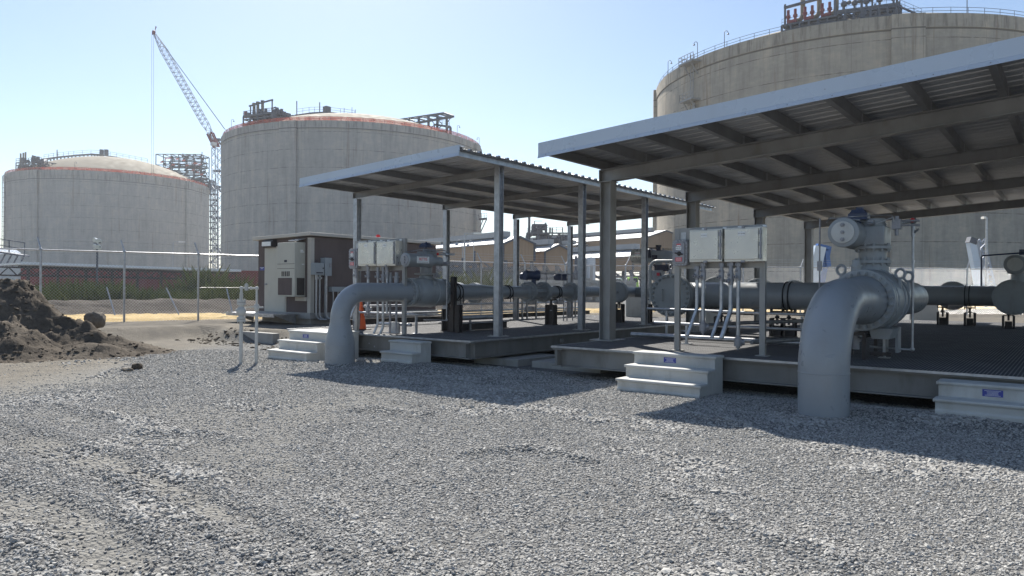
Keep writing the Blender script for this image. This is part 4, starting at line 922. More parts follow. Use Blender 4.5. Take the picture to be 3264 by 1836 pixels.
L_ = front_box(851, 882, 771, 788, .22); m = M(); m.prism([(L_[0],L_[2],L_[4]),(L_[0],by0-.002,L_[4]-.03),(L_[0],by0-.002,L_[5]+.06),(L_[0],L_[2]+.06,L_[5]+.05)], (L_[1]-L_[0],0,0)); l_ = m.build('wall_light', dsteel, t)
m = M(); m.bx(L_[0]+.03, L_[1]-.03, L_[2]-.012, L_[2]-.001, L_[4]+.02, L_[5]-.02); m.build('lens', glassm, l_)
S_ = front_box(829, 843, 851, 862, .012); m = M(); m.bx(*S_); s_ = m.build('blue_sign', blue_lbl, t); m = M(); m.bx(S_[0]+.02, S_[1]-.02, S_[2]-.003, S_[2]-.001, S_[5]-.035, S_[5]-.022); m.bx(S_[0]+.09, S_[1]-.09, S_[2]-.003, S_[2]-.001, S_[5]-.065, S_[5]-.055); m.build('sign_writing', white_lbl, s_)
# landing plate in front of the door
m = M(); m.bx(bx0-.35, bx1-.55, by0-1.0, by0-.07, .665, .705); m.bx(bx0-.35, bx1-.55, by0-1.02, by0-.98, .60, .712)
for e in (bx0-.2, bx1-.75): m.prism([(e,by0-.07,.66),(e,by0-.9,.66),(e,by0-.07,.36)], (.05,0,0))
m.build('door_landing', galv, t)
# side wall boxes and conduits
sx = bx1
def sb(px0, px1, py0, py1, dep): p = onx(px0, py1, sx); q_ = onx(px1, py1, sx); return sx+.001, sx+dep, p.y, q_.y, p.z, onx(px0, py0, sx).z
m = M(); B1 = sb(990, 1019, 838, 876, .24); m.bx(*B1); e_ = m.build('disconnect_box', grey_enamel, t, bev=.006); m = M(); m.bx(B1[1]+.001, B1[1]+.008, B1[2]+.05, B1[3]-.05, B1[4]+.05, B1[4]+.09); m.bx(B1[1]+.001, B1[1]+.02, B1[2]+.3, B1[2]+.34, B1[4]+.2, B1[4]+.24); m.build('latch', ink, e_)
m = M(); B2 = sb(1021, 1042, 822, 879, .26); m.bx(*B2); e_ = m.build('disconnect_box', grey_enamel, t, bev=.006); m = M(); m.bx(B2[1]+.001, B2[1]+.02, B2[2]+.16, B2[2]+.24, B2[4]+.28, B2[4]+.42); m.build('latch', castal, e_)
for y_, r_, zt in ((B1[2]+.14, .028, B1[4]), (B1[2]+.27, .028, B1[4]), ((B2[2]+B2[3])/2, .05, B2[4])):
    m = M(); x_ = sx+.12; m.tube(bend([(x_,y_,zt),(x_,y_,.52),(x_,y_+.75,.50)], .18, 6), r_, 8)
    if r_ < .04: m.cyl((x_,y_,zt-.16), (x_,y_,zt), .045, 8); m.cyl((x_+.03,y_,zt-.1), (x_+.1,y_,zt-.1), .03, 8)
    m.build('conduit', galv, t)
m = M(); e_ = sb(1046, 1110, 914, 930, .1); m.bx(sx+.02, sx+.2, e_[2], e_[2]+2.2, e_[4], e_[5]); gx = m.build('gutter_box', grey_enamel, t)
for i in range(9):
    m = M(); y_ = e_[2]+.12+.2*i; m.cyl((sx+.11,y_,.55), (sx+.11,y_,e_[4]), .024, 8); m.cyl((sx+.11,y_,.62), (sx+.11,y_,.78), .04, 8); m.build('conduit', galv, t)
p = onx(1205, 752, bx1-.9); m = M(); m.lathe((p.x,p.y,bz1+.06), (0,0,1), [(0,.09),(.05,.09)], 12); bb = m.build('beacon_base', white_lbl, t); m = M(); m.lathe((p.x,p.y,bz1+.111), (0,0,1), [(0,.085),(.12,.085),(.17,.05)], 14); m.build('beacon', redp, t, 50)
m = M(); m.bx(sx+.001, sx+.01, 10.2, 10.55, 1.5, 2.1) if False else None

# ---------------------------------------------------------------- chain link fence
def fence_line(pts, label, base, H, arm_dir, first=None, sp=2.4):
    t = thing('chain_link_fence', label, 'fence', (pts[0][0], pts[0][1], base), 'galvanised chain link fence runs')
    wires = M(); rails = M(); barb = M()
    for (ax, ay), (bx_, by_) in zip(pts[:-1], pts[1:]):
        a = V3((ax, ay, base)); b = V3((bx_, by_, base)); L = (b-a).length; d = (b-a)/L; n = max(1, round(L/sp)); side = V3((-d.y, d.x, 0))*.035
        rails.tube([a+V3((0,0,H)), b+V3((0,0,H))], .022, 8)
        pit = .10; k = int(L/pit)
        for i in range(-int(H/pit)-1, k+1):
            for s_ in (1, -1):
                u0 = i*pit if s_ == 1 else (i+1)*pit+H*1.0; z0 = 0.0; u1 = u0+s_*H
                # clip to the bay
                e0, e1 = 0., 1.
                if s_ == 1: e0 = max(0, (0-u0)/H); e1 = min(1, (L-u0)/H)
                else: e0 = max(0, (u0-L)/H); e1 = min(1, u0/H)
                if e1-e0 > .01: wires.bar(a+d*(u0+s_*H*e0)+side+V3((0,0,.05+H*e0)), a+d*(u0+s_*H*e1)+side+V3((0,0,.05+H*e1)), .0046)
        for zz in (.14, .26, .38):
            off = V3(arm_dir)*zz*.85; barb.bar(a+off+V3((0,0,H+zz)), b+off+V3((0,0,H+zz)), .007)
        for i in range(n+1):
            if i == 0 and (ax, ay) != pts[0]: continue
            p = a.lerp(b, i/n); m = M(); m.cyl(p-V3((0,0,.2)), p+V3((0,0,H+.03)), .042 if i in (0,) else .036, 10); m.ball(p+V3((0,0,H+.02)), .045, 10)
            for q_ in range(1, 6): m.lathe(p+side*1.2+V3((0,0,H*q_/6)), (0,0,1), [(0,.046),(.02,.046)], 8)
            po = m.build('post', galv, t); m = M(); m.bar(p+V3((0,0,H)), p+V3((0,0,H+.42))+V3(arm_dir)*.36, .035); m.build('barb_arm', galv, po)
    wires.build('chain_link', galv, t); rails.build('top_rail', galv, t); barb.build('barbed_wire', galv, t)
    return t
fp = [(CAM.x+(p[0]-CAM.x)*1.15, CAM.y+(p[1]-CAM.y)*1.15) for p in ((-16.14,-5.13), (-15.44,-3.19), (-14.74,-1.23), (-14.07,.70))]
st = (fp[3][0]-fp[2][0], fp[3][1]-fp[2][1]); f4 = (fp[3][0]+st[0], fp[3][1]+st[1]); f9 = (fp[3][0]+st[0]*7, fp[3][1]+st[1]*7)
fence_line(fp+[f4], 'near chain link fence run with tilted barb arms, left of the brown cabin', .32, 2.43, (-.6,-.1,0))
fence_line([f4, f9], 'chain link fence run receding behind the brown cabin and the farther roof', .32, 2.43, (-.6,-.1,0))
Q = at(3024, 1000, 36.5)
Q2 = (f9[0]+(Q.x-f9[0])*1.35, f9[1]+(Q.y-f9[1])*1.35)
fence_line([f9, Q2], 'sunlit chain link fence run across the back behind the nearer roof', .36, 2.35, (.15,.8,0), sp=3.0)
# mid rail seen on the bay nearest the cabin
m = M(); p = at(636, 917, 25.5); q_ = at(770, 917, 27); m.cyl(p, q_, .013, 8); o = m.build('loose_rail', galv_dull, None, loc=p); tag(o, 'pale horizontal rail fixed across the fence bay left of the cabin', 'rail')
# diagonal braces behind the fence
for x0, y0, x1, y1 in ((340,915,368,1010),(530,918,570,1003),(722,918,742,1003)):
    m = M(); m.cyl(at(x0,y0,28), at(x1,y1,27.5), .025, 8); o = m.build('leaning_stake', galv, None, loc=at(x1,y1,27.5)); tag(o, {340:'leaning thin metal stake behind the fence above the boulder',530:'leaning thin metal stake behind the second bay of the near fence',722:'leaning thin metal stake behind the fence bay next to the cabin'}[x0], 'stake', 'leaning stakes behind the fence')

# ---------------------------------------------------------------- earth, straw, grass, boulder
def mound(name, x0, x1, y0, y1, n, hfun, mat, label, cat, kind=None, seed=1):
    xs_ = np.linspace(x0, x1, n); ys_ = np.linspace(y0, y1, n); X, Y = np.meshgrid(xs_, ys_); Zs = hfun(X, Y)
    me = bpy.data.meshes.new(name); cx, cy = (x0+x1)/2, (y0+y1)/2
    vs = np.stack([(X-cx).ravel(), (Y-cy).ravel(), Zs.ravel()], 1); i0 = (np.arange(n-1)[:, None]*n+np.arange(n-1)[None, :]).ravel()
    me.from_pydata(vs.tolist(), [], np.stack([i0, i0+1, i0+n+1, i0+n], 1).tolist()); me.shade_smooth(); me.materials.append(mat)
    o = bpy.data.objects.new(name, me); o.location = (cx, cy, 0); col.objects.link(o); tag(o, label, cat, None, kind); return o
# big spoil heap at the left edge: shaped in (u along sight-right, v depth) coordinates
def heap(X, Y):
    dx = X-CAM.x; dy = Y-CAM.y; dep = dx*FW.x+dy*FW.y; r = (dx*RT0.x+dy*RT0.y); base = hgt(X, Y)
    px = r/dep*FPX/3264+.5                                     # bearing, 0 = left limit of the view
    hr = np.interp(r, [-19,-16,-13,-12.1,-11.7,-11.3,-10.8,-10.1,-9.66,-8.5,-7.9], [0,1.1,1.55,1.55,1.48,1.08,.74,.56,.42,.10,0])
    w_ = np.where(dep < 17.2, .55+.55*hr, 1.0); c1 = hr*np.exp(-((dep-17.2)/w_)**2)
    c2 = .80*np.exp(-(((r+11.6)/1.3)**2+((dep-15.9)/.9)**2)); c3 = .34*np.exp(-(((r+9.6)/.9)**2+((dep-16.3)/.6)**2)); c4 = .7*np.exp(-(((r+13.5)/1.8)**2+((dep-15.6)/1.0)**2))
    h = np.maximum.reduce([c1, c2, c3, c4]); k = sstep(.0, .15, h)
    lump = (fbm(X*1.3, Y*1.3, 6, 51)-.47)*.40+(fbm(X*7, Y*7, 3, 57)-.45)*.16+np.maximum(fbm(X*2.8, Y*2.8, 4, 53)-.46, 0)*.55+np.maximum(fbm(X*5.5, Y*5.5, 3, 61)-.48, 0)*.28
    return base-.06+h*1.08+k*lump*np.clip(h*1.6, .15, 1)
hp = at(110, 1000, 17); mound('spoil_heap', hp.x-7.5, hp.x+7.5, hp.y-7.5, hp.y+7.5, 230, heap, soil_m, 'heap of brown excavated soil and clods at the left edge', 'soil heap')
def clods(name, n, seed, region, smin, smax, mat, label, cat, hf):
    rr = random.Random(seed); m = M()
    for i in range(n):
        x, y = region(rr); s = smin+(smax-smin)*rr.random()**3; z = float(hf(np.array([x]), np.array([y]))[0]); k = len(m.v)
        vs = []
        for j in range(1, 4):
            for e in range(6): a = 2*PI*(e+.5*j)/6; th = PI*j/4; q_ = s*rr.uniform(.7,1.25); vs.append((x+math.sin(th)*math.cos(a)*q_, y+math.sin(th)*math.sin(a)*q_, z+s*.08-math.cos(th)*q_*.5))
        vs += [(x,y,z-s*.4), (x,y,z+s*.62)]
        fs = [(j*6+e, j*6+(e+1)%6, (j+1)*6+(e+1)%6, (j+1)*6+e) for j in range(2) for e in range(6)]+[(18,(e+1)%6,e) for e in range(6)]+[(12+e,12+(e+1)%6,19) for e in range(6)]
        m.add(vs, fs)
    o = m.build(name, mat, None, 75); tag(o, label, cat, None, 'stuff'); return o
def reg_heap(rr):
    dep = rr.uniform(14.6, 18.2); r = -dep*.72+rr.random()**1.5*4.9; p = CAM+FW*dep+RT0*r; return p.x, p.y
clods('soil_clods', 1000, 3, reg_heap, .010, .055, soil_m, 'loose soil clods scattered over and below the heap', 'soil clods', heap)
def reg_bank(rr): a = rr.uniform(-13.4, -8.0); return a, rr.uniform(-.5, .9)
clods('bank_clods', 260, 8, reg_bank, .015, .08, soil_m, 'loose clods along the cut bank below the cabin', 'soil clods', hgt)
# dark ridge beyond the straw, straw strip, grass
def fdir(dn): # frame along the near fence line, dn metres beyond it
    a = V3((fp[0][0], fp[0][1], 0)); d = V3((st[0], st[1], 0)).normalized(); n = V3((-d.y, d.x, 0)); return a, d, n
A0, D0, N0 = fdir(0)
def fence_uv(X, Y): return (X-A0.x)*D0.x+(Y-A0.y)*D0.y, (X-A0.x)*N0.x+(Y-A0.y)*N0.y
def strip(name, u0, u1, v0, v1, nu, nv, hf, mat, label, cat, kind):
    U_, W_ = np.meshgrid(np.linspace(u0, u1, nu), np.linspace(v0, v1, nv)); X = A0.x+D0.x*U_+N0.x*W_; Y = A0.y+D0.y*U_+N0.y*W_; Zs = hf(U_, W_, X, Y)
    me = bpy.data.meshes.new(name); i0 = (np.arange(nv-1)[:, None]*nu+np.arange(nu-1)[None, :]).ravel()
    me.from_pydata(np.stack([X.ravel(), Y.ravel(), Zs.ravel()], 1).tolist(), [], np.stack([i0, i0+1, i0+nu+1, i0+nu], 1).tolist()); me.shade_smooth(); me.materials.append(mat)
    o = bpy.data.objects.new(name, me); col.objects.link(o); tag(o, label, cat, None, kind); return o
strip('straw_mulch', -4, 30, .12, 4.6, 340, 40, lambda u, v, X, Y: hgt(X, Y)-.06+(.11+.10*fbm(X*3, Y*3, 4, 71))*sstep(.1, .9, v), straw_m, 'bright straw mulch strip along the foot of the fence', 'straw', 'stuff')
strip('earth_berm', -14, 26, 4.4, 9.6, 260, 60, lambda u, v, X, Y: hgt(X, Y)-.02+(.62*np.exp(-((v-6.8)/1.4)**2))*(1+.5*(fbm(X*.7, Y*.7, 3, 81)-.5))+.12*fbm(X*2.6, Y*2.6, 3, 83), soil_d, 'dark ridge of turned earth beyond the straw', 'earth ridge', None)
strip('rear_straw', 31, 62, -5.0, 5, 200, 60, lambda u, v, X, Y: hgt(X, Y)+.03+.09*fbm(X*3, Y*3, 4, 75), straw_m, 'pale straw covered ground behind the skids', 'straw', 'stuff')
# far grass
rr = np.random.default_rng(9); n = 26000
U_ = rr.uniform(-16, 27, n); W_ = rr.uniform(8.6, 18.0, n); X = A0.x+D0.x*U_+N0.x*W_; Y = A0.y+D0.y*U_+N0.y*W_; B = hgt(X, Y)
cl = fbm(X*.5, Y*.5, 3, 91); hh = (.85+2.2*np.clip(cl-.25, 0, 1)*rr.uniform(.5, 1.25, n))*np.where(fbm(X*.18, Y*.18, 2, 95) > .5, 1.25, .9); ang = rr.uniform(0, 6.28, n); wv = rr.uniform(.02, .06, n); ln = rr.normal(0, .22, (n, 2))*hh[:, None]
vs = np.zeros((n, 4, 3)); cx_ = np.cos(ang)*wv; sy_ = np.sin(ang)*wv
vs[:, 0] = np.stack([X-cx_, Y-sy_, B-.03], 1); vs[:, 1] = np.stack([X+cx_, Y+sy_, B-.03], 1); vs[:, 2] = np.stack([X+cx_*.8+ln[:, 0]*.5, Y+sy_*.8+ln[:, 1]*.5, B+hh*.65], 1); vs[:, 3] = np.stack([X+ln[:, 0], Y+ln[:, 1], B+hh], 1)
idx = np.arange(n)[:, None]*4; fs = np.concatenate([idx+np.array([[0, 1, 2]]), idx+np.array([[0, 2, 3]])])
me = bpy.data.meshes.new('tall_grass'); me.from_pydata(vs.reshape(-1, 3).tolist(), [], fs.tolist()); me.materials.append(grass_m)
tint = np.repeat(np.clip(rr.uniform(.1, .8, n)+.6*(fbm(X*.35, Y*.35, 2, 99)-.45), 0, 1), 4).astype(np.float32); me.attributes.new('tint', 'FLOAT', 'POINT').data.foreach_set('value', tint)
o = bpy.data.objects.new('tall_grass', me); col.objects.link(o); tag(o, 'tall rough grass between the fence and the red wall', 'grass', None, 'stuff')
def lump(name, c, r, sx_, sy_, sz_, mat, label, cat, seed, sub=4):
    import bmesh
    bm = bmesh.new(); bmesh.ops.create_icosphere(bm, subdivisions=sub, radius=1.0); co_ = np.array([v.co[:] for v in bm.verts])
    f = 1+.55*(fbm(co_[:, 0]*1.4+seed, co_[:, 1]*1.4+co_[:, 2]*1.1, 3, seed)-.48)+.22*(fbm(co_[:, 0]*5+co_[:, 2]*3, co_[:, 1]*5-co_[:, 2]*2, 3, seed+1)-.48)
    for v, k in zip(bm.verts, f):
        v.co = V3((v.co.x*sx_, v.co.y*sy_, max(min(v.co.z, .72), -.8)*sz_))*float(k)*r
    me = bpy.data.meshes.new(name); bm.to_mesh(me); bm.free(); me.shade_smooth(); me.set_sharp_from_angle(angle=R(32)); me.materials.append(mat); o = bpy.data.objects.new(name, me); o.location = c; col.objects.link(o); return tag(o, label, cat)
p = at(304, 1018, 18.6); lump('boulder', p, .25, 1.1, 1.0, 1.05, rock_m, 'large squarish grey brown boulder on the soil heap beside the fence', 'boulder', 5)
p = onz(436, 1170, .03); lump('clay_lump', p, .10, 1.3, 1.0, 1.0, soil_m, 'small brown clod sitting alone on the gravel edge', 'soil lump', 9, 3)
p = onz(405, 1178, .02); lump('clay_lump', p, .08, 2.0, 1.2, .6, rock_m, 'flat grey clod lying beside the small brown clod', 'soil lump', 12, 3)
# concrete kerb showing in the cut bank
m = M(); m.bx(-12.45, -9.9, .62, .84, -.1, .30); o = m.build('concrete_kerb', conc, None, bev=.015, loc=(-11.2,.7,0)); tag(o, 'short pale concrete curb showing in the cut bank by the cabin', 'curb')
# rear spoil heap
def heap2(X, Y):
    c = at(1545, 960, 38); d2 = ((X-c.x)*RT0.x+(Y-c.y)*RT0.y); d1 = ((X-c.x)*FW.x+(Y-c.y)*FW.y); h = 1.45*np.exp(-((d2/1.3)**2+(d1/1.6)**2)); h = np.maximum(h, .85*np.exp(-(((d2+1.7)/1.6)**2+(d1/1.6)**2))); h = np.maximum(h, .55*np.exp(-(((d2-2.2)/1.6)**2+(d1/1.6)**2)))
    return hgt(X, Y)-.1+h+.22*(fbm(X*1.8, Y*1.8, 4, 41)-.45)*(h > .05)
p = at(1545, 960, 38); mound('spoil_heap', p.x-6, p.x+6, p.y-6, p.y+6, 110, heap2, soil_m, 'grey brown spoil heap behind the farther skid and rear fence', 'soil heap')
# ---------------------------------------------------------------- piping helpers
def elbow_pts(c0, d0, d1, r, n=14):   # start point, start dir, end dir
    c0 = V3(c0); d0 = V3(d0); d1 = V3(d1); c = c0+d1*r
    return [c-d1*(r*math.cos(PI/2*i/n))+d0*(r*math.sin(PI/2*i/n)) for i in range(n+1)]
def ring(m, c, ax, R0, r, n=32, k=8):
    d, s, u = ortho(ax); c = V3(c); vs = []
    for i in range(n):
        a = 2*PI*i/n; e = s*math.cos(a)+u*math.sin(a)
        for j in range(k): b = 2*PI*j/k; vs.append(c+e*(R0+r*math.cos(b))+d*(r*math.sin(b)))
    return m.add(vs, [(i*k+j, ((i+1)%n)*k+j, ((i+1)%n)*k+(j+1)%k, i*k+(j+1)%k) for i in range(n) for j in range(k)])
def clamp(t, c, ax, r):               # pair of black U-bolt bands round a pipe, bolted below
    m = M(); d = V3(ax).normalized(); c = V3(c); h = V3((-d.y, d.x, 0))
    for e in (-.055, .055):
        ring(m, c+d*e, ax, r+.012, .014, 36, 6)
        for s_ in (-1, 1): p = c+d*e+h*(s_*(r+.012)); m.cyl(p, p-V3((0,0,r+.1)), .012, 6)
    return m.build('clamp_band', black, t, 40)
def stand(x, y, zt, label, w=.16, zb=.54, grp='dark pedestal pipe supports'):
    t = thing('pipe_support', label, 'pipe support', (x, y, zb), grp)
    m = M(); h = zt-.2; m.chan((x-w/2,y,zb), (x-w/2,y,h), w, .05, .012, 1, (0,1,0)); m.chan((x+w/2,y,zb), (x+w/2,y,h), w, .05, .012, -1, (0,1,0)); m.bx(x-w/2+.013,x+w/2-.013,y-.006,y+.006,zb+.02,h-.16); m.bx(x-w/2-.02,x+w/2+.02,y-w/2-.02,y+w/2+.02,h,h+.015); m.build('pedestal', dsteel, t)
    m = M(); m.bx(x-w*.75,x+w*.75,y-w*.7,y+w*.7,zb,zb+.018); m.build('base_plate', dsteel, t)
    m = M(); m.cyl((x,y,h-.14), (x,y,zt-.06), .028, 10); m.lathe((x,y,h+.016), (0,0,1), [(0,.05),(.035,.05)], 6); m.build('jack_screw', dsteel, t)
    m = M(); m.bx(x-w*.7,x+w*.7,y-w*.45,y+w*.45,zt-.06,zt-.03); m.bx(x-w*.7,x-w*.7+.015,y-w*.4,y+w*.4,zt-.029,zt+.03); m.bx(x+w*.7-.015,x+w*.7,y-w*.4,y+w*.4,zt-.029,zt+.03); m.build('saddle', dsteel, t); return t
def lug(m, c, ax, r=.072, w=.022): ring(m, c, ax, r, w, 24, 8); m.bx(c[0]-w*.9,c[0]+w*.9,c[1]-w,c[1]+w,c[2]-r-.16,c[2]-r+.01)
Yd = (0, 1, 0); Xd = (1, 0, 0); Zd = (0, 0, 1)

# ---------------------------------------------------------------- nearest riser (big elbow out of the gravel)
ax_, ay_, zc = 5.0, -1.19, 1.45
t = thing('pipe_riser', 'largest grey pipe bend rising from the gravel in the right foreground', 'pipe', (ax_, ay_, 0), 'grey riser pipes with bends')
m = M(); el = elbow_pts((ax_,ay_,zc-.90), Zd, Yd, .90, 22)
pts = [V3((ax_,ay_,-.3)), V3((ax_,ay_,.2))]+el+[V3((ax_,.55,zc)), V3((ax_,.66,zc)), V3((ax_,.80,zc))]
m.tube(pts, [.305]*(len(pts)-2)+[.325, .365], 48); m.build('pipe', paint, t, 45)
m = M(); ring(m, (ax_,ay_,zc-.90), Zd, .303, .009, 48, 6); ring(m, (ax_,ay_+.9,zc), Yd, .303, .007, 48, 6); m.build('weld_bead', paint, t, 60) if False else None
m = M(); ring(m, (ax_,ay_,zc-.895), Zd, .303, .0095, 48, 6); m.build('weld_bead', paint, t, 60)
m = M(); m.flange((ax_,.845,zc), Yd, .915, .085, 24, .030, faces=(-1,)); m.build('flange', paint_lt, t, 40)
# its valve
t = thing('ball_valve', 'large grey flanged ball valve behind the largest pipe bend, topped by a round actuator', 'valve', (ax_, 1.5, .54), 'actuated ball valves')
m = M(); m.lathe((ax_,1.02,zc), Yd, [(0,.36),(.06,.40),(.10,.455),(.42,.475),(.55,.475),(.82,.445),(.9,.36)], 44); m.build('body', paint_lt, t, 40)
m = M(); m.flange((ax_,.97,zc), Yd, .915, .085, 24, .030, faces=(1,)); m.flange((ax_,1.98,zc), Yd, .915, .085, 24, .03, faces=(-1,)); ring(m, (ax_,1.45,zc), Yd, .475, .02, 40, 6); m.build('flange', paint_lt, t, 40)
m = M(); m.bolts((ax_,1.13,zc), (0,-1,0), .435, 26, .024, .03); m.build('body_bolts', paint_lt, t, 40)
for c in ((ax_-.36,1.12,zc+.46), (ax_+.42,1.35,zc+.40), (ax_+.47,1.72,zc+.36)): m = M(); lug(m, c, (.35,1,0)); m.build('lifting_lug', paint_lt, t, 50)
m = M(); m.lathe((ax_-.10,.92,zc+.40), Zd, [(0,.07),(.10,.07),(.101,.085),(.13,.085),(.131,.06),(.2,.055),(.21,.03)], 14); m.build('vent_fitting', paint_lt, t, 40)
sx_, sy_ = ax_-.02, 1.62
m = M(); m.lathe((sx_,sy_,zc+.42), Zd, [(0,.24),(.16,.22),(.161,.20),(.62,.20),(.63,.18),(.85,.18)], 28)
for z in (2.02, 2.245): m.lathe((sx_,sy_,z), Zd, [(0,.27),(.045,.27)], 32); m.bolts((sx_,sy_,z+.045), Zd, .235, 12, .022, .028); m.bolts((sx_,sy_,z), (0,0,-1), .235, 12, .022, .028)
m.build('bonnet', paint_lt, t, 40)
m = M(); cx_, cz_ = ax_-.27, 2.475
m.lathe((cx_,.84,cz_), Yd, [(0,.19),(.012,.222),(.05,.228),(.06,.21),(.62,.21),(.66,.228),(.70,.228),(.71,.17),(.95,.15)], 40); ac = m.build('actuator', paint_lt, t, 40)
m = M(); m.lathe((cx_,.84,cz_), (0,-1,0), [(0,.165),(.022,.165),(.026,.155)], 36); m.build('end_cap', castc, ac, 40)
m = M()
for e, r_ in ((.11,.034), (-.11,.034), (0,.03)): m.lathe((cx_,.814,cz_+e), (0,-1,0), [(0,r_),(.02,r_)], 6); m.lathe((cx_,.794,cz_+e), (0,-1,0), [(0,r_*.6),(.02,r_*.5)], 8)
m.build('end_bolts', castal, ac, 40)
m = M(); m.bx(sx_-.27,sx_+.21,sy_-.22,sy_+.30,2.295,2.60); m.lathe((sx_+.05,sy_+.02,2.601), Zd, [(0,.15),(.05,.14)], 20); m.build('actuator_housing', paint_lt, t, 40, bev=.02)
m = M(); m.bx(cx_-.1+.30, cx_+.212, 1.02, 1.24, cz_-.06, cz_+.08); m.build('warning_label', red_lbl, ac) if False else None
m = M(); m.bx(sx_-.30,sx_-.02,sy_-.28,sy_-.08,2.70,2.80); m.prism([(sx_-.28,sy_-.29,2.80),(sx_-.04,sy_-.29,2.80),(sx_-.08,sy_-.27,2.86),(sx_-.24,sy_-.27,2.86)], (0,.18,0)); m.cyl((sx_-.16,sy_-.18,2.6), (sx_-.16,sy_-.18,2.9), .03, 10); m.bx(sx_-.2,sx_-.1,sy_-.21,sy_-.13,2.86,2.90); m.build('positioner', navy, t, 40)
m = M(); m.bx(sx_-.02,sx_+.07,sy_-.29,sy_-.2,2.62,2.69); m.build('valve_block', castal, t, bev=.006)
m = M(); m.tube(bend([(cx_-.2,.9,cz_+.22),(cx_+.1,.95,cz_+.24),(sx_+.3,1.5,2.76),(sx_+.32,1.52,2.66)], .05), .008, 6); m.tube(bend([(cx_+.1,1.0,cz_+.2),(sx_+.1,1.3,2.62),(sx_+.32,1.45,2.72)], .05), .008, 6); m.tube(bend([(cx_-.24,.86,cz_+.16),(cx_-.24,1.0,cz_+.24),(sx_-.1,1.2,2.68)], .05), .01, 6); m.build('control_tubing', galv, t, 60)
m = M(); m.bx(sx_+.28,sx_+.40,sy_-.05,sy_+.1,2.55,2.70); m.cyl((sx_+.34,sy_,2.45), (sx_+.34,sy_,2.75), .03, 8); m.cyl((sx_+.3,sy_+.02,2.68), (sx_+.62,sy_+.2,2.68), .016, 8); m.cyl((sx_+.3,sy_+.02,2.61), (sx_+.62,sy_+.2,2.61), .016, 8); m.build('solenoid', castal, t, 40)
p0 = V3((5.48,2.02,2.70)); m = M(); m.ball(p0, .055, 12); m.cyl(p0-V3((.16,.12,0.03)), p0, .03, 8); m.tube(bend([p0, V3((5.48,2.02,.66)), V3((4.9,1.85,.69))], .04, 4), .019, 10); m.cyl((5.48,2.02,2.45), (5.48,2.02,2.62), .03, 10); m.cyl((5.48,2.02,2.5), (5.56,1.98,2.56), .018, 8); m.ball((5.48,2.02,.67), .035, 10); cd = m.build('conduit', galv, t, 50)
m = M(); m.lathe(p0+V3((.0,-.05,.005)), (0,-1,0), [(0,.038),(.012,.03)], 12); m.build('red_cap', redp, cd)
m = M(); m.cyl((4.34,1.05,1.55), (4.34,1.05,2.72), .012, 8); m.bx(4.31,4.37,1.02,1.08,1.9,2.05); m.build('sensing_line', castal, t, 50)
m = M(); m.bx(5.10,5.14,1.78,2.02,.62,1.02); m.bx(5.28,5.32,1.78,2.02,.62,1.02); m.prism([(5.02,1.2,1.02),(5.36,1.2,1.02),(5.30,1.2,.86),(5.06,1.2,.86)], (0,.5,0)); m.build('support_foot', paint_lt, t)
m = M(); 
for (x, y) in ((4.62,1.1),(4.98,1.1),(4.62,1.9),(4.98,1.9)): m.bar((x,y,.54), (x,y,.93), .05)
m.bar((4.62,1.1,.93), (4.98,1.1,.93), .05); m.bar((4.62,1.9,.93), (4.98,1.9,.93), .05); m.bar((4.62,1.1,.90), (4.62,1.9,.90), .05); m.bar((4.98,1.1,.90), (4.98,1.9,.90), .05); m.bar((5.0,1.4,.62), (5.3,1.4,.62), .05); m.build('support_frame', dsteel, t)
m = M(); m.cyl((4.82,1.3,.68), (4.82,1.3,.98), .05, 12); m.cyl((4.82,1.3,.80), (4.82,1.3,.84), .075, 6); m.build('drain_valve', castal, t, 40)
m = M(); m.bar((5.16,1.62,.555), (5.16,1.62,.86), .05, .03); m.bx(5.08,5.24,1.55,1.69,.541,.552); m.build('conduit_post', galv, t)

# ---------------------------------------------------------------- header and runs on the nearer skid
t = thing('header_pipe', 'thick grey header pipe crossing behind the instrument panel, with a bolted blind flange', 'pipe', (2.5, 5.6, .54), 'grey header and run pipes')
zc = 1.455; m = M(); pts = [V3((5.0,2.06,zc)), V3((5.0,4.7,zc))]+elbow_pts((5.0,4.7,zc), Yd, (-1,0,0), .9, 12)+[V3((.45,5.6,zc)), V3((.10,5.6,zc)), V3((-.12,5.6,zc))]
m.tube(pts, [.305]*(len(pts)-1)+[.2], 40); m.lathe((.10,5.5,zc), (0,-1,0), [(0,.305),(.7,.305),(.78,.36)], 36); m.build('pipe', paint, t, 45)
bx_ = .10; m = M(); m.flange((bx_,4.665,zc), Yd, 1.0, .09, 24, .03, faces=(1,)); m.build('flange', paint_lt, t, 40)
m = M(); m.flange((bx_,4.565,zc), Yd, 1.0, .09, 24, .032, faces=(-1,)); bf = m.build('blind_flange', paint_lt, t, 40)
m = M(); m.tube(bend([(bx_-.17,4.52,zc+.13),(bx_-.17,4.46,zc+.13),(bx_-.17,4.46,zc-.13),(bx_-.17,4.52,zc-.13)], .03), .012, 8); m.build('handle', paint_lt, bf, 50)
m = M(); m.bx(bx_-.02,bx_+.02,4.54,4.60,zc+.49,zc+.60); m.bar((bx_-.10,4.57,zc+.52), (bx_+.0,4.57,zc+.60), .025); ring(m, (bx_,4.57,zc+.66), Yd, .045, .012, 20, 6); m.cyl((bx_,4.57,zc+.7), (bx_,4.57,zc+1.0), .01, 6); m.build('davit', castal, bf, 50)
for px in (2516, ): p = ony(px, 943, 5.6); clamp(t, (p.x,5.6,zc), Xd, .305)
ra = ony(2285, 938, 6.7).x
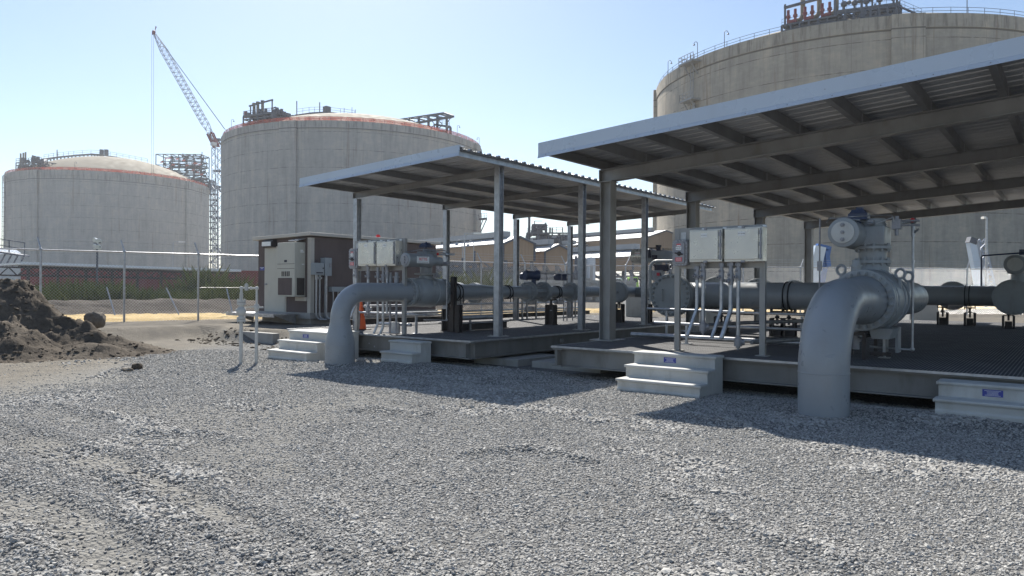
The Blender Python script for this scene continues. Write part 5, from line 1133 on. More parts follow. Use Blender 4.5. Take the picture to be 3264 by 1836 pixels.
def run(name, label, x, ys, z, r, fl, fod, mat=paint, extra=None, grp='grey header and run pipes'):
    t = thing(name, label, 'pipe', (x, ys[0], .54), grp); m = M(); m.tube([(x,ys[0],z),(x,ys[1],z)], r, 28); m.build('pipe', mat, t, 45)
    for y in fl: 
        m = M(); m.flange((x,y,z), Yd, fod, .075, 20, .026); m.flange((x,y+.10,z), Yd, fod, .075, 20, .026, faces=(1,)); m.lathe((x,y-.16,z), Yd, [(0,r),(.12,r*1.35)], 24); m.build('flange', paint_lt, t, 40)
    return t
run('run_pipe', 'grey flanged meter run leading back from the thick header', ra, (5.7, 15.2), zc, .20, (6.7, 9.7, 12.9), .93)
t = thing('header_pipe', 'shaded rear header pipe crossing the back of the nearer skid', 'pipe', (6, 14.9, .54), 'grey header and run pipes')
m = M(); m.tube([(2.6,14.9,1.44),(12.4,14.9,1.44)], .305, 36); m.build('pipe', paint, t, 45); p = ony(3085, 941, 14.9); clamp(t, (p.x,14.9,1.44), Xd, .305)
m = M(); dx_ = ony(3230, 946, 13.5).x; m.lathe((dx_,14.8,1.43), (0,-1,0), [(0,.305),(1.15,.305)], 32); m.flange((dx_,13.62,1.43), Yd, 1.0, .08, 24, .03, faces=(1,)); m.build('branch', paint, t, 45)
m = M(); m.flange((dx_,13.52,1.43), Yd, 1.0, .085, 24, .03, faces=(-1,)); m.bar((dx_-.16,13.47,1.47), (dx_-.08,13.47,1.47), .02); m.build('blind_flange', paint_lt, t, 40)
t = thing('ball_valve', 'shaded valve with drum actuator at the right edge, behind the right blind flange', 'valve', (dx_, 16, .54), 'actuated ball valves'); m = M(); vy = 15.9
m.lathe((dx_,vy-.6,1.43), Yd, [(0,.3),(.2,.5),(1.0,.5),(1.2,.3)], 28); m.build('body', paint_lt, t, 40); m = M(); m.lathe((dx_,vy,1.9), Zd, [(0,.2),(.25,.2),(.251,.3),(.3,.3),(.301,.2),(.5,.2)], 20); m.build('bonnet', paint_lt, t, 40); zz = at(3220, 846, 22).z
m = M(); m.lathe((dx_-.05,vy-.9,zz), Yd, [(0,.25),(.03,.29),(.9,.29)], 28); m.bx(dx_-.3,dx_+.3,vy-.1,vy+.4,zz-.25,zz+.25); a_ = m.build('actuator', paint_lt, t, 40); m = M(); m.lathe((dx_-.05,vy-.9,zz), (0,-1,0), [(0,.2),(.02,.2)], 24); m.build('end_cap', castc, a_); m = M(); m.bx(dx_+.02,dx_+.25,vy-.4,vy-.2,zz+.3,zz+.46); m.tube(bend([(dx_-.9,vy-.7,zz-.8),(dx_-.9,vy-.7,zz+.28),(dx_+.3,vy-.6,zz+.36)], .06), .025, 6); m.build('positioner', navy, t)
run('run_pipe', 'small lit flange and pipe showing over the rear header pipe', ony(3040, 925, 16.6).x, (15.1, 18.0), 1.44, .2, (16.3,), .93)
for px, b_, zt, lb in ((2300, 5.6, 1.15, 'short dark pedestal under the thick header, right of the blind flange'), (2478, 5.6, 1.15, 'dark pedestal under the thick header at the panel right post'), (2515, 5.6, 1.15, 'dark pedestal under the header clamp bands'), (3005, 14.9, 1.13, 'dark pedestal under the shaded rear header, left of its clamp'), (3092, 14.7, 1.13, 'tall dark pedestal below the rear header clamp'), (3215, 13.9, 1.10, 'wide dark pedestal below the right blind flange')):
    p = ony(px, 950, b_); stand(p.x, b_, zt, lb, .2)
# conduits running low across the nearer skid
def lowpipe(pts, r, label, name='conduit_run', cat='conduit', posts=()):
    t = thing(name, label, cat, pts[0], 'low conduits on the skid decks'); m = M(); m.tube(bend(pts, .12), r, 10); m.build('tube', galv, t, 50)
    for p in posts: m = M(); m.bar((p[0],p[1],.556), (p[0],p[1],p[2]-r), .045); m.bx(p[0]-.09,p[0]+.09,p[1]-.07,p[1]+.07,.541,.555); m.build('post', galv, t)
    return t
lowpipe([(-.0,3.6,1.16),(2.8,3.4,1.13),(4.3,3.35,1.12)], .028, 'upper low conduit crossing the nearer skid behind the panel drops', posts=((.5,3.56,1.15),(3.4,3.38,1.12)))
lowpipe([(.9,2.2,.93),(3.0,2.1,.91),(4.6,2.05,.90)], .028, 'lower low conduit crossing the nearer skid toward the large valve', posts=((1.6,2.17,.92),(3.9,2.08,.9)))
lowpipe([(2.66,.62,1.0),(3.0,1.5,1.02),(4.6,4.9,1.05)], .034, 'slanting conduit leaving the left hanging junction elbow', posts=())
lowpipe([(3.42,.62,.75),(3.7,1.3,.76),(4.6,2.9,.8)], .034, 'slanting conduit leaving the right hanging junction elbow')
lowpipe([(.0,2.9,.62),(2.0,2.85,.62),(4.4,2.8,.62)], .05, 'dark low beam shaped conduit lying on the nearer skid deck')
# pale blocks seen under the pipes
for px0, px1, py0, py1, d, lb in ((1995, 2075, 945, 1002, 27, 'pale grey concrete block behind the gap between the skids'), (2900, 2992, 968, 1008, 27, 'grey block with rounded end under the rear header, right of the large valve'), (2250, 2290, 995, 1035, 22, 'pale block under the thick header behind the panel')):
    a = at(px0, py1, d); b = at(px1, py1, d); zt = at(px0, py0, d).z; m = M(); zb = min(a.z, .55); m.prism([V3((a.x,a.y,zb-.3)), V3((b.x,b.y,zb-.3)), V3((b.x,b.y,zt-.1)), V3((a.x+(b.x-a.x)*.9,a.y+(b.y-a.y)*.9,zt)), V3((a.x,a.y,zt))], FW*.8); o = m.build('concrete_block', castc, None, bev=.02, loc=((a.x+b.x)/2,(a.y+b.y)/2,0)); tag(o, lb, 'concrete block')

# ---------------------------------------------------------------- tapered riser and run on the farther skid
ax2, ay2, z2 = -4.45, -1.36, 1.49
t = thing('pipe_riser', 'tapered grey pipe bend rising from the gravel in front of the farther skid', 'pipe', (ax2, ay2, 0), 'grey riser pipes with bends')
el = elbow_pts((ax2,ay2,z2-.56), Zd, Yd, .56, 18); pts = [V3((ax2,ay2,-.3)), V3((ax2,ay2,.38)), V3((ax2,ay2,.44)), V3((ax2,ay2,.56)), V3((ax2,ay2,.74)), V3((ax2,ay2,.86)), V3((ax2,ay2,.92))]+el+[V3((ax2,.36,z2)), V3((ax2,.52,z2))]
m = M(); m.tube(pts, [.305,.305,.303,.285,.236,.210,.204]+[.203]*len(el)+[.205,.25], 44); m.build('pipe', paint, t, 45)
m = M(); ring(m, (ax2,ay2,.40), Zd, .303, .008, 44, 6); m.build('weld_bead', paint, t, 60)
m = M(); m.flange((ax2,.555,z2), Yd, .65, .065, 20, .024, faces=(-1,)); m.build('flange', paint_lt, t, 40)
t = thing('ball_valve', 'grey flanged ball valve with drum actuator on the farther skid, beside twin cabinets', 'valve', (ax2, 1.1, .54), 'actuated ball valves')
m = M(); m.lathe((ax2,.69,z2), Yd, [(0,.25),(.05,.29),(.10,.33),(.30,.345),(.62,.345),(.85,.32),(.95,.25)], 40); ring(m, (ax2,1.25,z2), Yd, .345, .014, 40, 6); m.build('body', paint_lt, t, 40)
m = M(); m.flange((ax2,.64,z2), Yd, .65, .065, 20, .024, faces=(1,)); m.flange((ax2,1.68,z2), Yd, .65, .065, 20, .024, faces=(-1,)); m.build('flange', paint_lt, t, 40)
m = M(); lug(m, (ax2+.28,1.1,z2+.20), (.3,1,0), .05, .02); m.build('lifting_lug', paint_lt, t, 50)
m = M(); m.lathe((ax2,1.12,z2+.28), Zd, [(0,.17),(.1,.16),(.11,.14),(.44,.14),(.50,.13)], 24)
for z in (z2+.41, ): m.bx(ax2-.22,ax2+.22,.95,1.29,z,z+.035)
m.lathe((ax2,1.12,z2+.66), Zd, [(0,.2),(.03,.2)], 28); m.build('bonnet', paint_lt, t, 40)
cx2, cz2 = ax2-.20, 2.245; m = M(); yA = -.04; cx2 = ony(1290, 828, yA).x; cz2 = ony(1290, 828, yA).z; m.lathe((cx2,yA,cz2), Yd, [(0,.13),(.01,.15),(.04,.155),(.05,.147),(.70,.147),(.73,.155),(.76,.155),(.77,.1),(1.1,.1)], 36); ac = m.build('actuator', paint_lt, t, 40)
m = M(); m.lathe((cx2,yA,cz2), (0,-1,0), [(0,.118),(.014,.116)], 32); m.build('end_cap', castal, ac, 40)
m = M()
for e in (.06, 0, -.06): m.lathe((cx2,yA-.014,cz2+e), (0,-1,0), [(0,.022),(.02,.022)], 6)
m.build('end_bolts', castal, ac)
m = M(); nx_ = .78; xd_ = (0.0,1,0)
m.bx(cx2+.1475, cx2+.150, yA+.22, yA+.60, cz2-.065, cz2+.085); np_ = m.build('nameplate', white_lbl, ac)
text('name_writing', 'BETTIS', .085, (cx2+.1515, yA+.41, cz2+.02), (0,1,0), (0,0,1), red_ink, np_); m = M(); m.bx(cx2+.1501,cx2+.1505,yA+.26,yA+.56,cz2+.072,cz2+.078); m.bx(cx2+.1501,cx2+.1505,yA+.26,yA+.56,cz2-.045,cz2-.039); m.build('plate_lines', ink, np_)
m = M(); m.bx(ax2-.16,ax2+.16,.97,1.34,z2+.69,z2+.95); m.lathe((ax2,1.14,z2+.951), Zd, [(0,.1),(.06,.09)], 16); m.build('actuator_housing', paint_lt, t, 40, bev=.015)
m = M(); m.bx(ax2-.11,ax2+.15,1.0,1.18,z2+1.04,z2+1.10); m.prism([(ax2-.09,1.0,z2+1.10),(ax2+.13,1.0,z2+1.10),(ax2+.09,1.02,z2+1.15),(ax2-.05,1.02,z2+1.15)], (0,.15,0)); m.cyl((ax2+.02,1.1,z2+1.0), (ax2+.02,1.1,z2+1.18), .02, 8); m.build('positioner', navy, t, 40)
m = M(); m.tube(bend([(ax2-.2,.7,z2+.93),(ax2+.1,.95,z2+1.0),(ax2+.5,1.28,z2+.90)], .05), .012, 6); m.tube(bend([(ax2+.1,1.0,z2+.98),(ax2+.48,1.3,z2+.97),(ax2+.48,1.3,z2+.8)], .05), .012, 6); m.cyl((ax2+.25,1.2,z2+.8), (ax2+.25,1.2,z2+.4), .012, 6); m.cyl((ax2+.34,1.22,z2+.66), (ax2+.55,1.3,z2+.66), .05, 10); m.bx(ax2+.2,ax2+.32,1.15,1.27,z2+.34,z2+.42); m.build('control_tubing', castal, t, 50)
p0 = V3((ax2+.49,1.31,2.37)); m = M(); m.ball(p0, .055, 12); m.cyl(p0-V3((.28,.12,0)), p0+V3((.2,.05,0)), .022, 8); m.tube(bend([p0, V3((p0.x,p0.y,.84)), V3((p0.x-.55,p0.y-.2,.84))], .04, 4), .014, 8); m.ball((p0.x,p0.y,.85), .03, 8); cd = m.build('conduit', galv, t, 50); m = M(); m.lathe(p0+V3((-.17,-.13,.01)), (0,-1,0), [(0,.035),(.012,.03)], 12); m.build('red_cap', redp, cd)
t = thing('run_pipe', 'grey run pipe with necked down section stretching along the farther skid', 'pipe', (ax2, 5, .54), 'grey header and run pipes')
m = M(); m.tube([(ax2,1.70,z2),(ax2,3.05,z2),(ax2,3.2,z2),(ax2,3.38,z2),(ax2,3.45,z2),(ax2,8.9,z2)]+elbow_pts((ax2,8.9,z2), Yd, Xd, .6, 10)+[V3((-2.9,9.5,z2))], [.19,.19,.185,.168,.162,.162]+[.162]*12, 32); m.build('pipe', paint, t, 45)
for y in (5.05, 5.75, 7.15):
    m = M(); m.flange((ax2,y,z2), Yd, .58, .06, 18, .022); m.flange((ax2,y+.08,z2), Yd, .58, .06, 18, .022, faces=(1,)); m.lathe((ax2,y-.15,z2), Yd, [(0,.163),(.12,.21)], 24); m.build('flange', paint_lt, t, 40)
for y in (2.15, 4.15, 6.45): clamp(t, (ax2,y,z2), Yd, .19 if y < 3 else .162)
sb_ = -3.56; m = M(); m.lathe((sb_,9.45,z2), (0,-1,0), [(0,.162),(.75,.162),(.82,.2)], 24); m.flange((sb_,8.60,z2), Yd, .62, .06, 20, .022, faces=(1,)); m.build('branch', paint, t, 45)
m = M(); m.flange((sb_,8.53,z2), Yd, .62, .065, 20, .022, faces=(-1,)); bf = m.build('blind_flange', paint_lt, t, 40); m = M(); m.bar((sb_-.14,8.45,z2+.03), (sb_-.02,8.45,z2-.01), .02); m.lathe((sb_-.02,8.48,z2), (0,-1,0), [(0,.04),(.03,.02)], 8); m.build('handle', castal, bf)
m = M(); m.cyl((ax2-.05,5.42,z2+.1), (ax2-.05,5.42,z2+.36), .07, 12); m.lathe((ax2-.2,5.2,z2+.47), (.55,1,0), [(0,.13),(.05,.15),(.1,.13),(.3,.12),(.34,.15),(.42,.15)], 20); m.build('transmitter', navy, t, 40)
m = M()
for k in range(10): a = 2*PI*k/10; m.cyl((ax2+.2*math.cos(a),5.15,z2+.2*math.sin(a)), (ax2+.2*math.cos(a),5.72,z2+.2*math.sin(a)), .013, 6)
m.build('stud_bolts', castal, t)
run('run_pipe', 'second flanged run behind the farther valve, only its sunlit flanges showing', ony(1490, 933, 6.2).x, (5.2, 11.5), z2-.06, .162, (5.7, 6.5), .66)
for y, x, zt, lb in ((1.9, ax2+.0, 1.27, 'tall dark post supporting the farther valve outlet'), (6.2, ax2, 1.31, 'dark pedestal under the farther run near its clamp'), (8.9, -3.75, 1.31, 'dark pedestal under the small blind flange'), (9.4, -3.05, 1.31, 'dark pedestal left of the bright drum actuator stem')):
    stand(x, y, zt, lb, .2)
m = M(); p = onx(1446, 960, ax2+.35); m.ibeam((p.x,p.y,.54), (p.x,p.y,1.86), .12, .1, .012, .01, up=(0,1,0)); o = m.build('steel_post', dsteel, None, loc=(p.x,p.y,.54)); tag(o, 'dark upright steel post just right of the farther ball valve', 'post')
m = M(); p = onx(1462, 1000, ax2+.55); m.ibeam((p.x,p.y,.54), (p.x,p.y,1.2), .14, .13, .012, .01, up=(0,1,0)); o = m.build('steel_post', dsteel, None, loc=(p.x,p.y,.54)); tag(o, 'short thick dark post beside the tall dark post', 'post')
# bright drum actuator on the farther header
vx, vy = -2.85, 9.5
t = thing('ball_valve', 'valve with bright silver drum actuator between the two shelters', 'valve', (vx, vy, .54), 'actuated ball valves')
m = M(); m.lathe((vx-.1,vy,z2), Xd, [(0,.2),(.05,.3),(.5,.3),(.55,.2)], 28); m.build('body', paint_lt, t, 40); m = M(); m.lathe((vx+.15,vy,z2+.26), Zd, [(0,.12),(.3,.12),(.301,.2),(.34,.2),(.341,.11),(.75,.11)], 20); m.build('bonnet', paint_lt, t, 40)
m = M(); za = 2.62; m.lathe((vx-.72,vy-.05,za), Xd, [(0,.19),(.03,.24),(.07,.245),(.42,.245),(.46,.235),(.5,.2)], 32); ac = m.build('actuator', stain, t, 40); m = M(); m.bx(vx-.25,vx+.5,vy-.2,vy+.15,za-.2,za+.16); m.prism([(vx+.5,vy-.2,za-.16),(vx+.72,vy-.14,za-.08),(vx+.72,vy-.14,za+.08),(vx+.5,vy-.2,za+.16)], (0,.3,0)); m.build('actuator_housing', paint_lt, t, bev=.02)
m = M(); m.bx(vx-.52,vx-.34,vy-.2985,vy-.2955,za+.03,za+.13); np_ = m.build('nameplate', white_lbl, ac); text('name_writing', 'BETTIS', .055, (vx-.43, vy-.300, za+.08), (1,0,0), (0,0,1), red_ink, np_)
m = M(); m.bx(vx-.12,vx-.02,vy-.26,vy-.2,za-.06,za+.2); m.bx(vx+.06,vx+.2,vy-.3,vy-.2,za-.1,za+.02); m.cyl((vx-.1,vy-.2,za+.24), (vx+.2,vy-.2,za+.24), .02, 8); m.lathe((vx+.14,vy,za+.16), Zd, [(0,.07),(.12,.07),(.13,.09),(.18,.09)], 14); m.build('positioner', ink, t)
m = M(); m.cyl((vx+.7,vy,za+.05), (vx+1.35,vy+.05,za+.05), .05, 10); m.cyl((vx+.7,vy,za-.06), (vx+1.35,vy+.05,za-.06), .05, 10); m.cyl((vx+.7,vy,za-.14), (vx+1.35,vy+.05,za-.14), .03, 10); m.build('spring_cylinder', stain, t, 40)
# vent pipe beside the blind flange
m = M(); m.tube(bend([at(2073,958,15.4), at(2073,832,15.4), at(2155,832,15.0)], .16), .033, 12); p = at(2073,921,15.4); m.cyl(p, p+V3((0,0,.02)), .06, 12); o = m.build('vent_pipe', paint_lt, None, 45, loc=at(2073,958,15.4)); tag(o, 'slim pale pipe with a right angle bend, left of the nearer blind flange', 'pipe')
t = thing('control_unit', 'dark instrument unit with grey can and red tag above the nearer blind flange', 'instrument', at(2102, 900, 19)); m = M(); p = at(2098, 893, 19); m.cyl(p, at(2098,862,19), .17, 18); m.build('can', castal, t, 40); m = M(); q_ = at(2112, 856, 19); m.bx(q_.x-.18,q_.x+.2,q_.y-.12,q_.y+.12,q_.z-.07,q_.z+.1); m.tube(bend([at(2118,853,18.8), at(2134,853,18.8), at(2134,872,18.8)], .04), .014, 6); m.bar(at(2084,843,19), at(2100,868,19), .05); m.tube(bend([p, at(2104,860,18.8), at(2108,890,18.8)], .04), .012, 6); m.build('engine_head', ink, t); m = M(); q_ = at(2098, 874, 18.82); m.bx(q_.x-.04,q_.x+.04,q_.y-.01,q_.y,q_.z-.04,q_.z+.04); m.build('red_tag', red_lbl, t)

# ---------------------------------------------------------------- conduit rack along the far edge of the farther skid
t = thing('conduit_rack', 'long rack of horizontal conduits along the far edge of the farther skid', 'conduit rack', (-7.4, 6, .54)); ar = -7.45
for (y0, y1, r_, mat) in ((970, 963, .035, galv), (993, 985, .035, galv), (1001, 1000, .03, galv)):
    p = onx(1300, y0+3, ar); q_ = onx(1825, y1, ar); z = onx(1454, y0, ar).z; m = M(); m.cyl((ar,p.y-1.6,z), (ar,12.4,z), r_, 10); m.build('conduit', mat, t, 50)
z = onx(1600, 1006, ar).z; m = M(); m.chan((ar+.1,1.0,z), (ar+.1,12.9,z), .14, .06, .01, 1); m.build('channel', dsteel, t)
for px in (1572, 1663, 1678, 1707, 1832):
    p = onx(px, 1015, ar+.14); m = M(); m.bar((ar+.16,p.y,.556), (ar+.16,p.y,1.30), .05); m.bx(ar+.06,ar+.26,p.y-.08,p.y+.08,.541,.555); m.build('post', galv_dull, t)
for px, y in ((1692, 963), (1688, 985), (1782, 962)): p = onx(px, y, ar); m = M(); m.bx(ar-.09,ar+.09,p.y-.2,p.y+.2,p.z-.09,p.z+.09); m.cyl((ar,p.y-.3,p.z), (ar,p.y-.2,p.z), .055, 8); m.build('junction_box', castal, t, bev=.02)
t = thing('instrument_line', 'thin horizontal instrument line with small dark transmitters on the farther skid', 'instrument line', (ax2-.9, 7.5, .54)); x_ = ax2-1.1; z = onx(1760, 873, x_).z
m = M(); y0 = onx(1700, 873, x_).y; y1 = onx(1830, 873, x_).y; m.cyl((x_,y0,z), (x_,y1,z), .022, 8)
for px in (1741, 1797, 1808, 1826): p = onx(px, 880, x_); m.cyl((x_,p.y,.54), (x_,p.y,z+.06), .02, 8); m.cyl((x_,p.y,z-.45), (x_,p.y,z-.38), .05, 8)
m.build('tube', castal, t, 50)
for px in (1668, 1776, 1794): p = onx(px, 884, x_); m = M(); m.lathe((x_-.1,p.y,z-.1), (1,.3,0), [(0,.09),(.06,.11),(.2,.11),(.24,.08)], 14); m.cyl((x_,p.y,z-.12), (x_,p.y,z), .03, 8); m.build('transmitter', navy, t, 40)
lowpipe([(-6.9,.75,.98),(-5.4,.7,.98),(-3.95,.66,.98)], .026, 'upper conduit behind the farther panel posts', posts=((-6.4,.74,.98),(-4.3,.67,.98)))
lowpipe([(-5.5,.6,.74),(-4.4,.6,.74)], .04, 'short thick conduit low beside the farther valve', posts=((-4.8,.6,.74),))
lowpipe([(-4.2,2.0,.86),(-4.2,3.6,.86)], .06, 'thick pale stub conduit right of the short dark post', posts=((-4.2,2.4,.86),))
m = M(); p = onz(1505, 1025, .54); m.ibeam((-4.25,1.9,.64), (-4.25,3.9,.64), .17, .15, .014, .012); o = m.build('loose_beam', dsteel, None, loc=(-4.25,2.9,.54)); tag(o, 'short dark steel beam lying on the farther skid deck', 'beam')
p = onz(1262, 1062, .54); m = M(); m.bx(p.x-.16,p.x+.10,p.y-.02,p.y+.02,.541,.80); m.bx(p.x-.22,p.x+.12,p.y-.14,p.y+.08,.541,.555)
o = m.build('bracket_plate', galv, None, loc=(p.x,p.y,.54)); tag(o, 'small bolted galvanised bracket plate standing on the farther deck', 'bracket')

# ---------------------------------------------------------------- instrument panels
def seal(t, x, y, z, r, mat=castal):
    m = M(); m.lathe((x,y,z), Zd, [(0,r*1.05),(.02,r*1.25),(.05,r*1.2),(.051,r*1.45),(.17,r*1.45),(.171,r*1.2),(.2,r*1.15)], 14); m.cyl((x-.01,y-r*1.2,z+.07), (x-.03,y-r*2.6,z+.06), r*.95, 14); m.cyl((x-.01,y-r*1.2,z+.15), (x-.02,y-r*1.9,z+.17), r*.5, 10); o = m.build('seal_fitting', mat, t, 40)
    m = M(); m.bar((x-.03,y-r*2.6,z+.06), (x-.031,y-r*2.62-.004,z+.06), r*.75); m.build('plug', ink, o); return o
def panel(label, b, pxL, pxR, py_top, py_lo, boxes, disc, drops, tags, wpost):
    xL = ony(pxL, py_top, b).x; xR = ony(pxR, py_top, b).x; zt = ony(pxR, py_top, b).z; zl = ony(pxL, py_lo, b).z
    t = thing('instrument_stand', label, 'instrument panel', ((xL+xR)/2, b, .54), 'instrument panels with twin cabinets')
    for x_, s_ in ((xL, 1), (xR-wpost, 1)):
        m = M(); m.chan((x_,b+.04,.556), (x_,b+.04,zt), wpost, .05, .008, 1, (0,1,0)) if False else m.bx(x_,x_+wpost,b,b+.07,.556,zt-.002); m.bx(x_-.05,x_+wpost+.05,b-.05,b+.12,.541,.555); m.build('post', galv_dull, t)
    m = M(); m.bx(xL+wpost+.001,xR-wpost-.001,b+.004,b+.05,zt-.20,zt); m.build('top_rail', galv_dull, t)
    m = M(); m.bx(xL+wpost+.001,xR-wpost-.001,b+.004,b+.05,zl-.02,zl+.14); m.build('bottom_rail', galv_dull, t)
    for i, (p0, p1, y0, y1) in enumerate(boxes):
        bf = b-.20; x0 = ony(p0, y0, bf).x; x1 = ony(p1, y0, bf).x; z1 = ony(p0, y0, bf).z; z0 = ony(p0, y1, bf).z
        m = M(); m.bx(x0,x1,bf,b+.002,z0,z1); c = m.build('cabinet', stain, t, bev=.008)
        m = M(); m.bx(x0+.018,x1-.062,bf-.022,bf-.001,z0+.035,z1-.02); dr = m.build('door', stain, c, bev=.008)
        m = M(); m.cyl((x1-.028,bf-.012,z0+.03), (x1-.028,bf-.012,z1-.02), .012, 8)
        for e in (.14, .5, .83): z = z0+(z1-z0)*e; m.bx(x1-.05,x1-.008,bf-.03,bf-.001,z-.03,z+.03)
        m.bx((x0+x1)/2-.03,(x0+x1)/2+.03,bf-.02,bf-.001,z0-.012,z0+.02); m.bx((x0+x1)/2-.02,(x0+x1)/2+.02,bf-.02,bf-.001,z1-.018,z1+.02); m.build('latch_rod', castal, c)
        m = M()
        for e in (.3, .95): x_ = x0+(x1-x0)*e; m.bx(x_-.03,x_+.03,b-.03,b+.0,z1+.001,z1+.035)
        m.build('mounting_tab', white_lbl, c)
        cx = (x0+x1-.04)/2; w_ = .085*(x1-x0)/.55; m = M(); m.bx(cx-w_*.6,cx+w_*.6,bf-.026,bf-.0225,z1-.135,z1-.07); tg = m.build('tag_plate', white_lbl, dr)
        text('tag_writing', tags[i], .021*(x1-x0)/.55, (cx, bf-.0265, z1-.103), (1,0,0), (0,0,1), ink, tg)
    p0, p1, y0, y1 = disc; bf = b-.12; x0 = ony(p0, y0, bf).x; x1 = ony(p1, y0, bf).x; z1 = ony(p0, y0, bf).z; z0 = ony(p0, y1, bf).z; w_ = x1-x0
    def rr_(x0, x1, z0, z1, r): return [(x0+r+r*math.cos(a) if cx_ == 0 else x1-r+r*math.cos(a), 0, z0+r+r*math.sin(a) if cz_ == 0 else z1-r+r*math.sin(a)) for cx_, cz_, a0 in ((0,0,PI),(1,0,1.5*PI),(1,1,0),(0,1,.5*PI)) for a in [a0+PI/2*k/5 for k in range(6)]]
    m = M(); m.prism([(x,bf,z) for x, _, z in rr_(x0,x1,z0,z1,w_*.22)], (0,.11,0)); dc = m.build('disconnect_switch', castal, t, 40, bev=.008)
    m = M(); m.prism([(x,bf-.025,z) for x, _, z in rr_(x0+w_*.15,x1-w_*.15,z0+w_*.15,z1-w_*.15,w_*.12)], (0,.024,0)); m.build('switch_cover', castal, dc, 40, bev=.006)
    m = M(); n = 6
    for i in range(n):
        z = z0+w_*.22+(z1-z0-w_*.44)*i/(n-1)
        for x_ in (x0+w_*.07, x1-w_*.07): m.lathe((x_,bf,z), (0,-1,0), [(0,.011),(.012,.009)], 6)
    for e in (.3,.5,.7):
        for z in (z0+w_*.07, z1-w_*.07): m.lathe((x0+w_*e,bf,z), (0,-1,0), [(0,.011),(.012,.009)], 6)
    m.build('cover_bolts', galv, dc)
    m = M(); zm = z0+(z1-z0)*.47; m.lathe((x0+w_*.5,bf-.026,zm), (0,-1,0), [(0,.04),(.02,.03),(.03,.02)], 12); m.bar((x0+w_*.26,bf-.05,zm+.01), (x0+w_*.76,bf-.05,zm-.015), .024); m.build('switch_handle', dsteel, dc)
    h_ = z1-z0; m = M(); m.bx(x0+w_*.26,x0+w_*.70,bf-.028,bf-.0255,z0+h_*.17,z0+h_*.325); l_ = m.build('danger_label', red_lbl, dc); m = M(); 
    for k in range(4): m.bx(x0+w_*.30,x0+w_*.66,bf-.029,bf-.0282,z0+h_*(.195+.033*k),z0+h_*(.205+.033*k))
    m.build('label_lines', white_lbl, l_)
    m = M(); m.bx(x0+w_*.33,x0+w_*.62,bf-.028,bf-.0255,z0+h_*.75,z0+h_*.845); m.build('danger_label', red_lbl, dc); m = M(); m.bx(x0+w_*.35,x0+w_*.60,bf-.029,bf-.0282,z0+h_*.755,z0+h_*.795); m.build('label_lines', white_lbl, dc)
    m = M(); m.bx(x0+w_*.28,x0+w_*.64,bf-.028,bf-.0255,z0+h_*.61,z0+h_*.73); tg = m.build('tag_plate', white_lbl, dc); text('tag_writing', tags[2], .030*w_/.27, (x0+w_*.46, bf-.0288, z0+h_*.67), (1,0,0), (0,0,1), ink, tg)
    m = M(); m.bx(x0+w_*.38,x0+w_*.72,b-.004,b+.003,z1,z1+.13); m.build('strut', galv, dc)
    for (px, ys, kind, r) in drops:
        y_ = b-.11; p = ony(px, ys[0], y_); x_ = p.x; ztop = ony(px, ys[0], y_).z; zs = ony(px, ys[1], y_).z; zbot = ony(px, ys[2], y_).z
        m = M(); m.cyl((x_,y_,zs+.19), (x_,y_,ztop), r*1.0, 10); m.lathe((x_,y_,ztop-.06), Zd, [(0,r*1.6),(.05,r*1.6)], 6); m.lathe((x_,y_,ztop-.012), Zd, [(0,r*1.5),(.012,r*1.5)], 12); m.build('hub', castal, t, 40)
        seal(t, x_, y_, zs, r)
        m = M()
        if kind == 'deck': m.tube(bend([(x_,y_,zs), (x_,y_,zbot+.30), (x_-.09,y_-.16,zbot-.15)], .2, 6), r, 12)
        else: m.cyl((x_,y_,zs), (x_,y_,zbot+.08), r, 12)
        c = m.build('conduit', galv, t, 50)
        if kind == 'box': m = M(); m.lathe((x_,y_,zbot-.13), Zd, [(0,r*.5),(.03,r*.5),(.031,r*1.1),(.06,r*1.1),(.061,r*1.9),(.19,r*1.9),(.2,r*1.3),(.24,r*1.2)], 16); m.cyl((x_,y_,zbot-.01), (x_+r*2.4,y_+r*1.6,zbot), r*1.6, 14); m.build('junction_elbow', castal, c, 40)
        if kind == 'stub': pass
    return t
panel('instrument panel with two stainless cabinets and a red tagged switch, on the nearer skid', .60, 2151, 2440, 714, 853, [(2198,2302,733,836), (2309,2431,727,835)], (2143,2191,765,848), [(2222,(849,892,1040),'deck',.030), (2242,(838,894,1042),'box',.032), (2300,(838,896,1045),'deck',.030), (2330,(836,908,1048),'deck',.036), (2354,(836,895,1090),'box',.033)], ('DC-UP-M7', 'DC-UP-M8', 'DC-M1'), .09)
panel('instrument panel with two stainless cabinets beside the farther valve actuator and orange cone', .30, 1131, 1291, 759, 861, [(1142,1199,771,848), (1201,1261,769,848)], (1112,1139,793,857), [(1135,(857,887,1010),'deck',.028), (1174,(850,889,985),'box',.03), (1205,(852,891,1075),'deck',.027), (1222,(850,899,1085),'deck',.03), (1234,(850,888,1010),'stub',.03)], ('FT-3501', 'PT-3502', 'DC-M2'), .09)
for px, ys in ((1244,(868,903)),(1264,(868,903))):
    p = ony(px, ys[1], .28); q_ = ony(px, ys[0], .28); m = M(); m.lathe((p.x,p.y,p.z-.2), Zd, [(0,.03),(.18,.03),(.19,.055),(.32,.055),(.33,.07),(.36,.07),(.361,.045),(q_.z-p.z+.2,.04)], 14); m.cyl((p.x,p.y,.55), (p.x,p.y,p.z-.19), .025, 8); o = m.build('seal_fitting', castal, None, 40, loc=(p.x,p.y,.54)); tag(o, 'grey sealed conduit fitting below the right cabinet, on the %s of a pair' % ('left' if px < 1250 else 'right'), 'conduit fitting', 'paired sealed conduit fittings')

